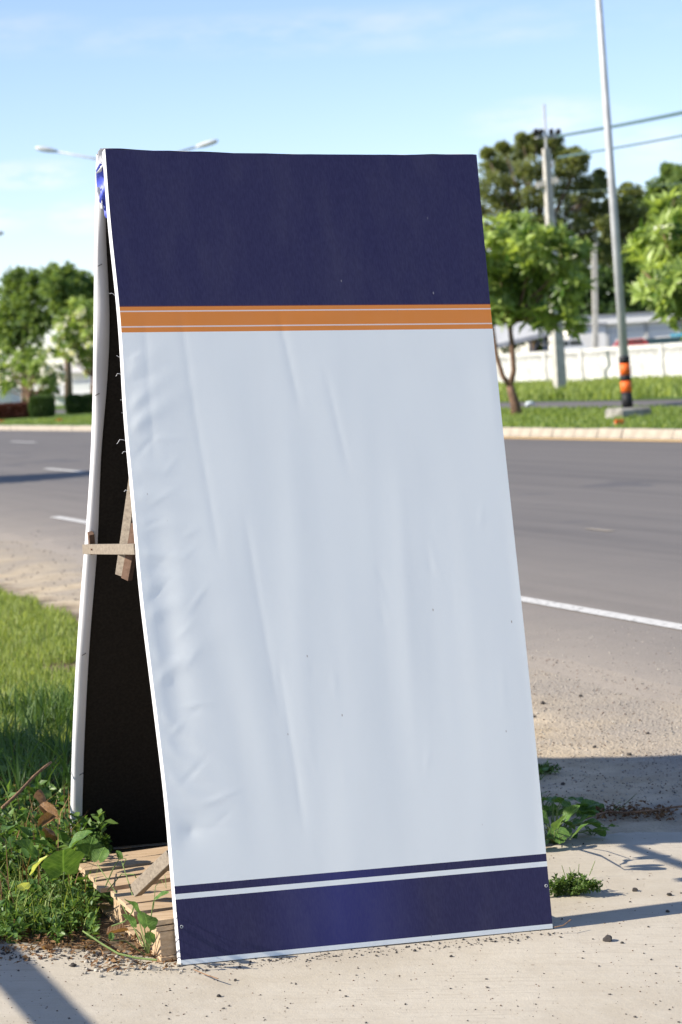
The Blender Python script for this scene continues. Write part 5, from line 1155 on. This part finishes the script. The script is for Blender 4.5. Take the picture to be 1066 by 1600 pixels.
pebbles('edge_rubble', 'broken pale concrete crumbs along the edge of the apron', lambda: (random.uniform(130, 290), random.gauss(1511 if random.random() < .5 else 1500, 7)), 170, M['rubble'], .003, .020, None)
pebbles('edge_grit', 'grit and crumbs where the concrete meets the weeds', lambda: (random.uniform(-60, 260), random.gauss(1488, 7)), 420, M['stone'], .003, .014, None)
pebbles('foot_grit', 'dark crumbs gathered under the foot of the sign', lambda: (lambda x: (x, 1508 - (x - 283) * .0995 + random.gauss(6, 4)))(random.uniform(290, 880)), 330, M['stone'], .003, .012, None)
for (x, y, d_, lab) in ((6, 1478, 26, 'pale rock at the left edge where concrete meets weeds'), (243, 1512, 16, 'pale broken concrete lump below the pallet'), (200, 1485, 18, 'pale stone in the soil in front of the pallet'), (196, 1520, 14, 'flat concrete crumb left of the pallet foot')):
    q = G(x, y); sz = d_ * q.y / F; o = bpy.data.objects.new('rubble', stone_mesh(x, M['rubble'])); C.objects.link(o); o.location = (q.x, q.y, slab_z(q.x, q.y) + sz * .12 - .005); o.scale = (sz, sz * .8, sz * .6); setp(o, lab, 'rock', 'pale rubble pieces')
b = MB(); b.tube([G(303, 1515, .012), G(325, 1524, .012), G(341, 1529, .014)], .0018, 5); setp(b.build('dry_stick', M['twig'], None), 'thin reddish stick on the concrete by the left foot of the sign', 'stick')
b = MB(); b.tube([G(866, 1449, .014), G(880, 1446, .02), G(892, 1437, .03)], .0018, 5); setp(b.build('dry_stick', M['twig'], None), 'thin curved reddish stick at the right foot of the sign', 'stick')

# =================================================================== INVENTED CASTERS OUT OF FRAME (placed to lay shadow bands on the ground)
tp = thing('shadow_rail', 'unseen timber rail parallel to the road, added to cast a strip of shadow', 'rail', (-2.9, 5.7, 0))  # unseen rail put in only to throw the shadow strip at lower left
hR = 1.05; off = Vector((LD.x, LD.y, 0)) / -LD.z * hR
pA, pB = G(30, 1525) + TD * 0.8, G(72, 1600) - TD * 2.6
qA, qB = pA - off + Z0 * hR, pB - off + Z0 * hR
MB().bar(qA, qB, 0.060, 0.060).build('rail', M['oldwood'], tp, bevel=.004)
for q in (qA.lerp(qB, .02), qA.lerp(qB, .98)): MB().bar(Vector((q.x, q.y, 0)), q, .08, .08, Vector((0, 1, 0))).build('post', M['oldwood'], tp, bevel=.004)
sh = thing('shadow_roof', 'added unseen flat-roofed shadow shelter on posts left of the photo', 'caster', (-4.6, 8.9, 0))  # unseen roof added to throw the broad shade band behind the sign
rd = Vector((math.cos(R(-9)), math.sin(R(-9)), 0)); rn = Vector((-rd.y, rd.x, 0)); hS = 2.9
cen = Vector((1.1, 9.00, 0)) - Vector((LD.x, LD.y, 0)) / -LD.z * hS - rd * 1.2
MB().box(cen + Z0 * hS - rn * .12, (5.0, 1.42, 0.05), (rd, rn, Z0)).build('roof', M['roofgrey'], sh)
for i_ in (-2.3, 0.3):
    for j_ in (-.55, .55): q = cen + rd * i_ + rn * j_; MB().bar(Vector((q.x, q.y, 0)), q + Z0 * (hS - .03), .06, .06, Vector((0, 1, 0))).build('post', M['galv'], sh)
